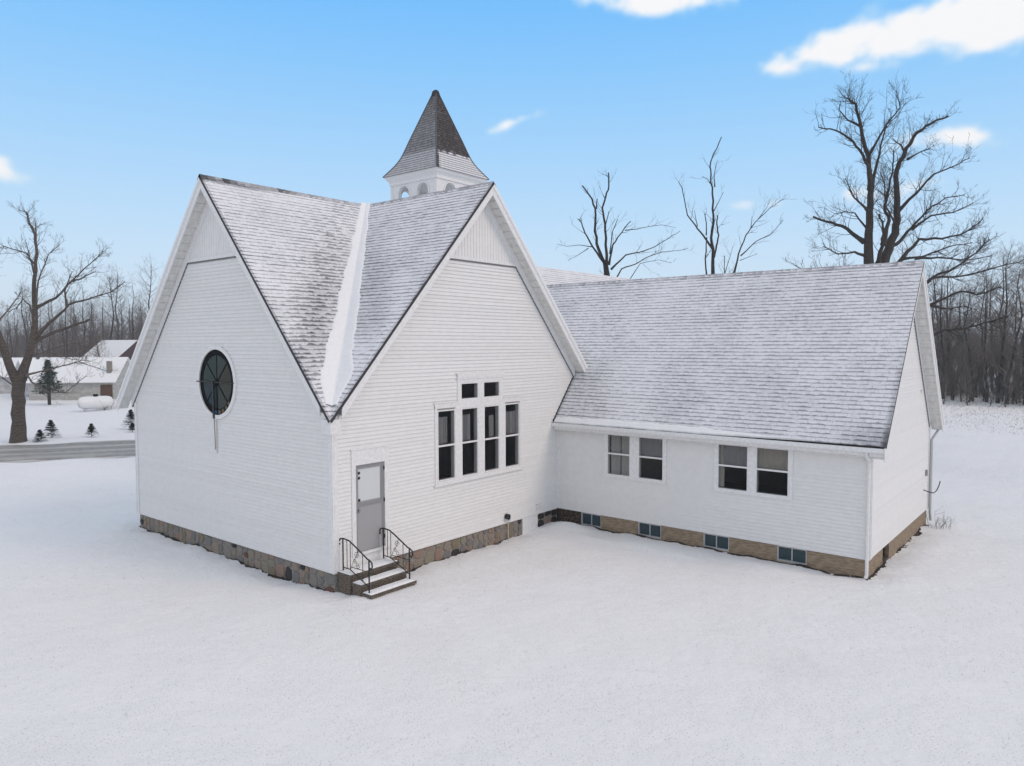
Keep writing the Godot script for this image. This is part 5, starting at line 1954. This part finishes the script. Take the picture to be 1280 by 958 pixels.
# ---------------------------------------------------------------- things across the road
func gable_house(called: String, label: String, category: String, at: Vector3, turn: float, w: float, d: float, eave: float, ridge: float, wall: Material, gable: Material) -> Node3D:
	# ridge along local x
	var t := thing(called, label, category, at, turn)
	var b := Buf.new()
	b.box(Transform3D(), Vector3(-w / 2, -0.3, -d / 2), Vector3(w / 2, eave, d / 2))
	put(b, "wall", wall, t)
	for s in [-1.0, 1.0]:
		b = Buf.new()
		var f := fr(Vector3(s * w / 2, 0, 0), Vector3.FORWARD * s, Vector3.UP)
		b.prism(f, PackedVector2Array([Vector2(-d / 2, eave), Vector2(d / 2, eave), Vector2(0, ridge - 0.05)]), -0.1, 0.02)
		put(b, "gable", gable, t)
	b = Buf.new()
	var k := (ridge - eave) / (d / 2)
	slab(b, Vector3(-w / 2 - 0.35, ridge, 0), Vector3(w / 2 + 0.35, ridge, 0), Vector3(w / 2 + 0.35, eave - 0.4 * k, d / 2 + 0.4), Vector3(-w / 2 - 0.35, eave - 0.4 * k, d / 2 + 0.4))
	slab(b, Vector3(w / 2 + 0.35, ridge, 0), Vector3(-w / 2 - 0.35, ridge, 0), Vector3(-w / 2 - 0.35, eave - 0.4 * k, -d / 2 - 0.4), Vector3(w / 2 + 0.35, eave - 0.4 * k, -d / 2 - 0.4))
	put(b, "roof", M.softsnow, t)
	return t

func build_far_things() -> void:
	var dir := func(u: float) -> Vector3: return Vector3(-sin(deg_to_rad(YAW) - atan((u - 640.0) / 924.0)), 0, -cos(deg_to_rad(YAW) - atan((u - 640.0) / 924.0)))
	var at := func(u: float, depth: float) -> Vector3:
		return Vector3(14.017, 0, 10.608) + dir.call(u) * depth / cos(atan((u - 640.0) / 924.0))
	var h := gable_house("house", "low pale house with snowy roof and chimney behind the white tank", "house", at.call(106.0, 82.0), deg_to_rad(YAW + 8.0), 8.4, 7.0, 2.15, 4.5, M.housewall, M.housewall)
	bar(h, "chimney", M.mortar, Transform3D(), Vector3(3.2, 2.4, 2.1), Vector3(3.65, 4.1, 2.55))
	bar(h, "door", M.brownwood, Transform3D(), Vector3(2.9, 0.0, 3.5), Vector3(4.1, 1.6, 3.53))
	gable_house("shed", "small white shed at the left end of the pale house", "shed", at.call(58.0, 86.0), deg_to_rad(YAW + 50.0), 5.0, 4.4, 2.5, 4.2, M.barnwall, M.barnwall)
	gable_house("barn", "white barn with dark gable end behind the low house", "barn", at.call(150.0, 112.0), deg_to_rad(YAW - 24.0), 7.0, 8.0, 3.6, 6.6, M.barnwall, M.barnred)
	gable_house("garage", "snow-roofed garage half hidden behind the low house", "garage", at.call(84.0, 108.0), deg_to_rad(YAW), 5.5, 5.0, 2.2, 3.9, M.housewall, M.housewall)
	gable_house("cottage", "white cottage at the left edge behind the maple", "cottage", at.call(4.0, 92.0), deg_to_rad(YAW + 14.0), 6.5, 6.0, 2.3, 4.3, M.barnwall, M.barnwall)
	# propane tank
	var t := thing("propane_tank", "white propane tank lying in the snow across the road", "tank", at.call(118.0, 65.0), deg_to_rad(YAW + 38.0))
	var b := Buf.new()
	var p := PackedVector3Array()
	var r := PackedFloat32Array()
	for i in 17:
		var q := -1.0 + i / 8.0
		p.append(Vector3(q * 1.45, 0.78, 0))
		r.append(0.56 * pow(maxf(0.0, 1.0 - pow(absf(q), 6.0)), 0.5) + 0.004)
	b.tube(p, r, 20)
	put(b, "body", M.tank, t)
	b = Buf.new()
	tube_path(b, [Vector3(0, 1.30, 0), Vector3(0, 1.52, 0)], 0.2, 12)
	put(b, "dome", M.lead, t)
	for s in [-0.8, 0.8]:
		b = Buf.new()
		b.box(Transform3D(), Vector3(s - 0.1, -0.1, -0.35), Vector3(s + 0.1, 0.30, 0.35))
		put(b, "foot", M.zinc, t)
	# spruce by the house
	var sp := thing("spruce_tree", "dark green spruce in front of the low house", "spruce", at.call(60.0, 72.0))
	var rr := RandomNumberGenerator.new()
	rr.seed = 5
	b = Buf.new()
	tube_path(b, [Vector3(0, -0.1, 0), Vector3(0, 4.2, 0)], 0.16, 6)
	put(b, "trunk", M.bark, sp)
	b = Buf.new()
	for k in 1600:
		var f := rr.randf_range(0.32, 1.0)
		var a := rr.randf() * TAU
		var d := Vector3(cos(a), -0.2, sin(a))
		var o := Vector3(0, 4.4 * f, 0) + d * (1.02 - f) * 2.0 * pow(rr.randf(), 0.6)
		var e := Vector3(rr.randf_range(-1, 1), rr.randf_range(-0.6, 0.4), rr.randf_range(-1, 1)) * 0.34
		b.tri(o, o + e, o + e.cross(Vector3(0.4, 1, 0.3)) * 0.45)
	put(b, "crown", M.needles, sp)
	# dead weeds
	weeds("dry brown weeds beside the white tank", at.call(132.0, 66.0), 60, 1.1, 0.8)
	weeds("dry weeds on the snow bank by the church eave", at.call(160.0, 70.0), 50, 1.4, 0.8)
	weeds("few dead stems at the rear corner of the annex", Vector3(WINGL + 0.4, 0, -15.8), 14, 0.35, 0.55)
	grass()

func weeds(label: String, at: Vector3, n: int, spread: float, h: float) -> void:
	var t := thing("dry_weeds", label, "weeds", Vector3(at.x, ground(at.x, at.z), at.z))
	var r := RandomNumberGenerator.new()
	r.seed = n
	var b := Buf.new()
	for i in n:
		var p := Vector3(r.randf_range(-1, 1) * spread, -0.05, r.randf_range(-1, 1) * spread * 0.6)
		var d := Vector3(r.randf_range(-0.4, 0.4), 1.0, r.randf_range(-0.4, 0.4))
		branch(b, r, p, d.normalized(), h * r.randf_range(0.5, 1.3), 0.008, 1, 0.05, 2)
	put(b, "stems", M.weed, t)

func grass() -> void:
	# tips of grass through the thin snow, too many to count
	var b := Buf.new()
	for i in 3:
		var a := i * 2.1
		var d := Vector3(cos(a), 0, sin(a))
		b.tri(d.cross(Vector3.UP) * 0.004, -d.cross(Vector3.UP) * 0.004, d * 0.035 + Vector3.UP * 0.04)
	var m := b.mesh(M.weed)
	var r := RandomNumberGenerator.new()
	r.seed = 44
	var n := FastNoiseLite.new()
	n.seed = 6
	n.frequency = 0.13
	n.fractal_octaves = 4
	var xf := []
	while xf.size() < 15000:
		var x := r.randf_range(-26.0, 22.0)
		var z := r.randf_range(-60.0, 9.0)
		if x > -10.2 and x < 9.6 and z < 0.1 and z > -22.0 and (z < WINGZ or x < 0.1):
			continue
		if n.get_noise_2d(x, z) < r.randf_range(0.0, 0.4) and r.randf() < 0.85:
			continue
		xf.append(Transform3D(Basis(Vector3.UP, r.randf() * TAU).scaled(Vector3.ONE * r.randf_range(0.4, 1.0)), Vector3(x, ground(x, z) - 0.012, z)))
	# rougher growth at the far side of the field
	for i in 9000:
		var x := r.randf_range(-20.0, 26.0)
		var z := r.randf_range(-76.0, -46.0)
		xf.append(Transform3D(Basis(Vector3.UP, r.randf() * TAU).scaled(Vector3(2.0, 3.5, 2.0) * r.randf_range(0.5, 1.2)), Vector3(x, ground(x, z) - 0.02, z)))
	var mm := MultiMesh.new()
	mm.transform_format = MultiMesh.TRANSFORM_3D
	mm.mesh = m
	mm.instance_count = xf.size()
	for i in xf.size():
		mm.set_instance_transform(i, xf[i])
	var o := MultiMeshInstance3D.new()
	o.name = "grass_tips"
	o.multimesh = mm
	add_child(o)
	o.set_meta("kind", "stuff")
	tag(o, "dead grass tips poking through the thin snow", "grass")

func _ready() -> void:
	rng.seed = 1
	set_up()
	materials()
	build_ground()
	build_base_strip()
	build_road()
	build_church()
	build_steps()
	build_far_things()
	build_trees()
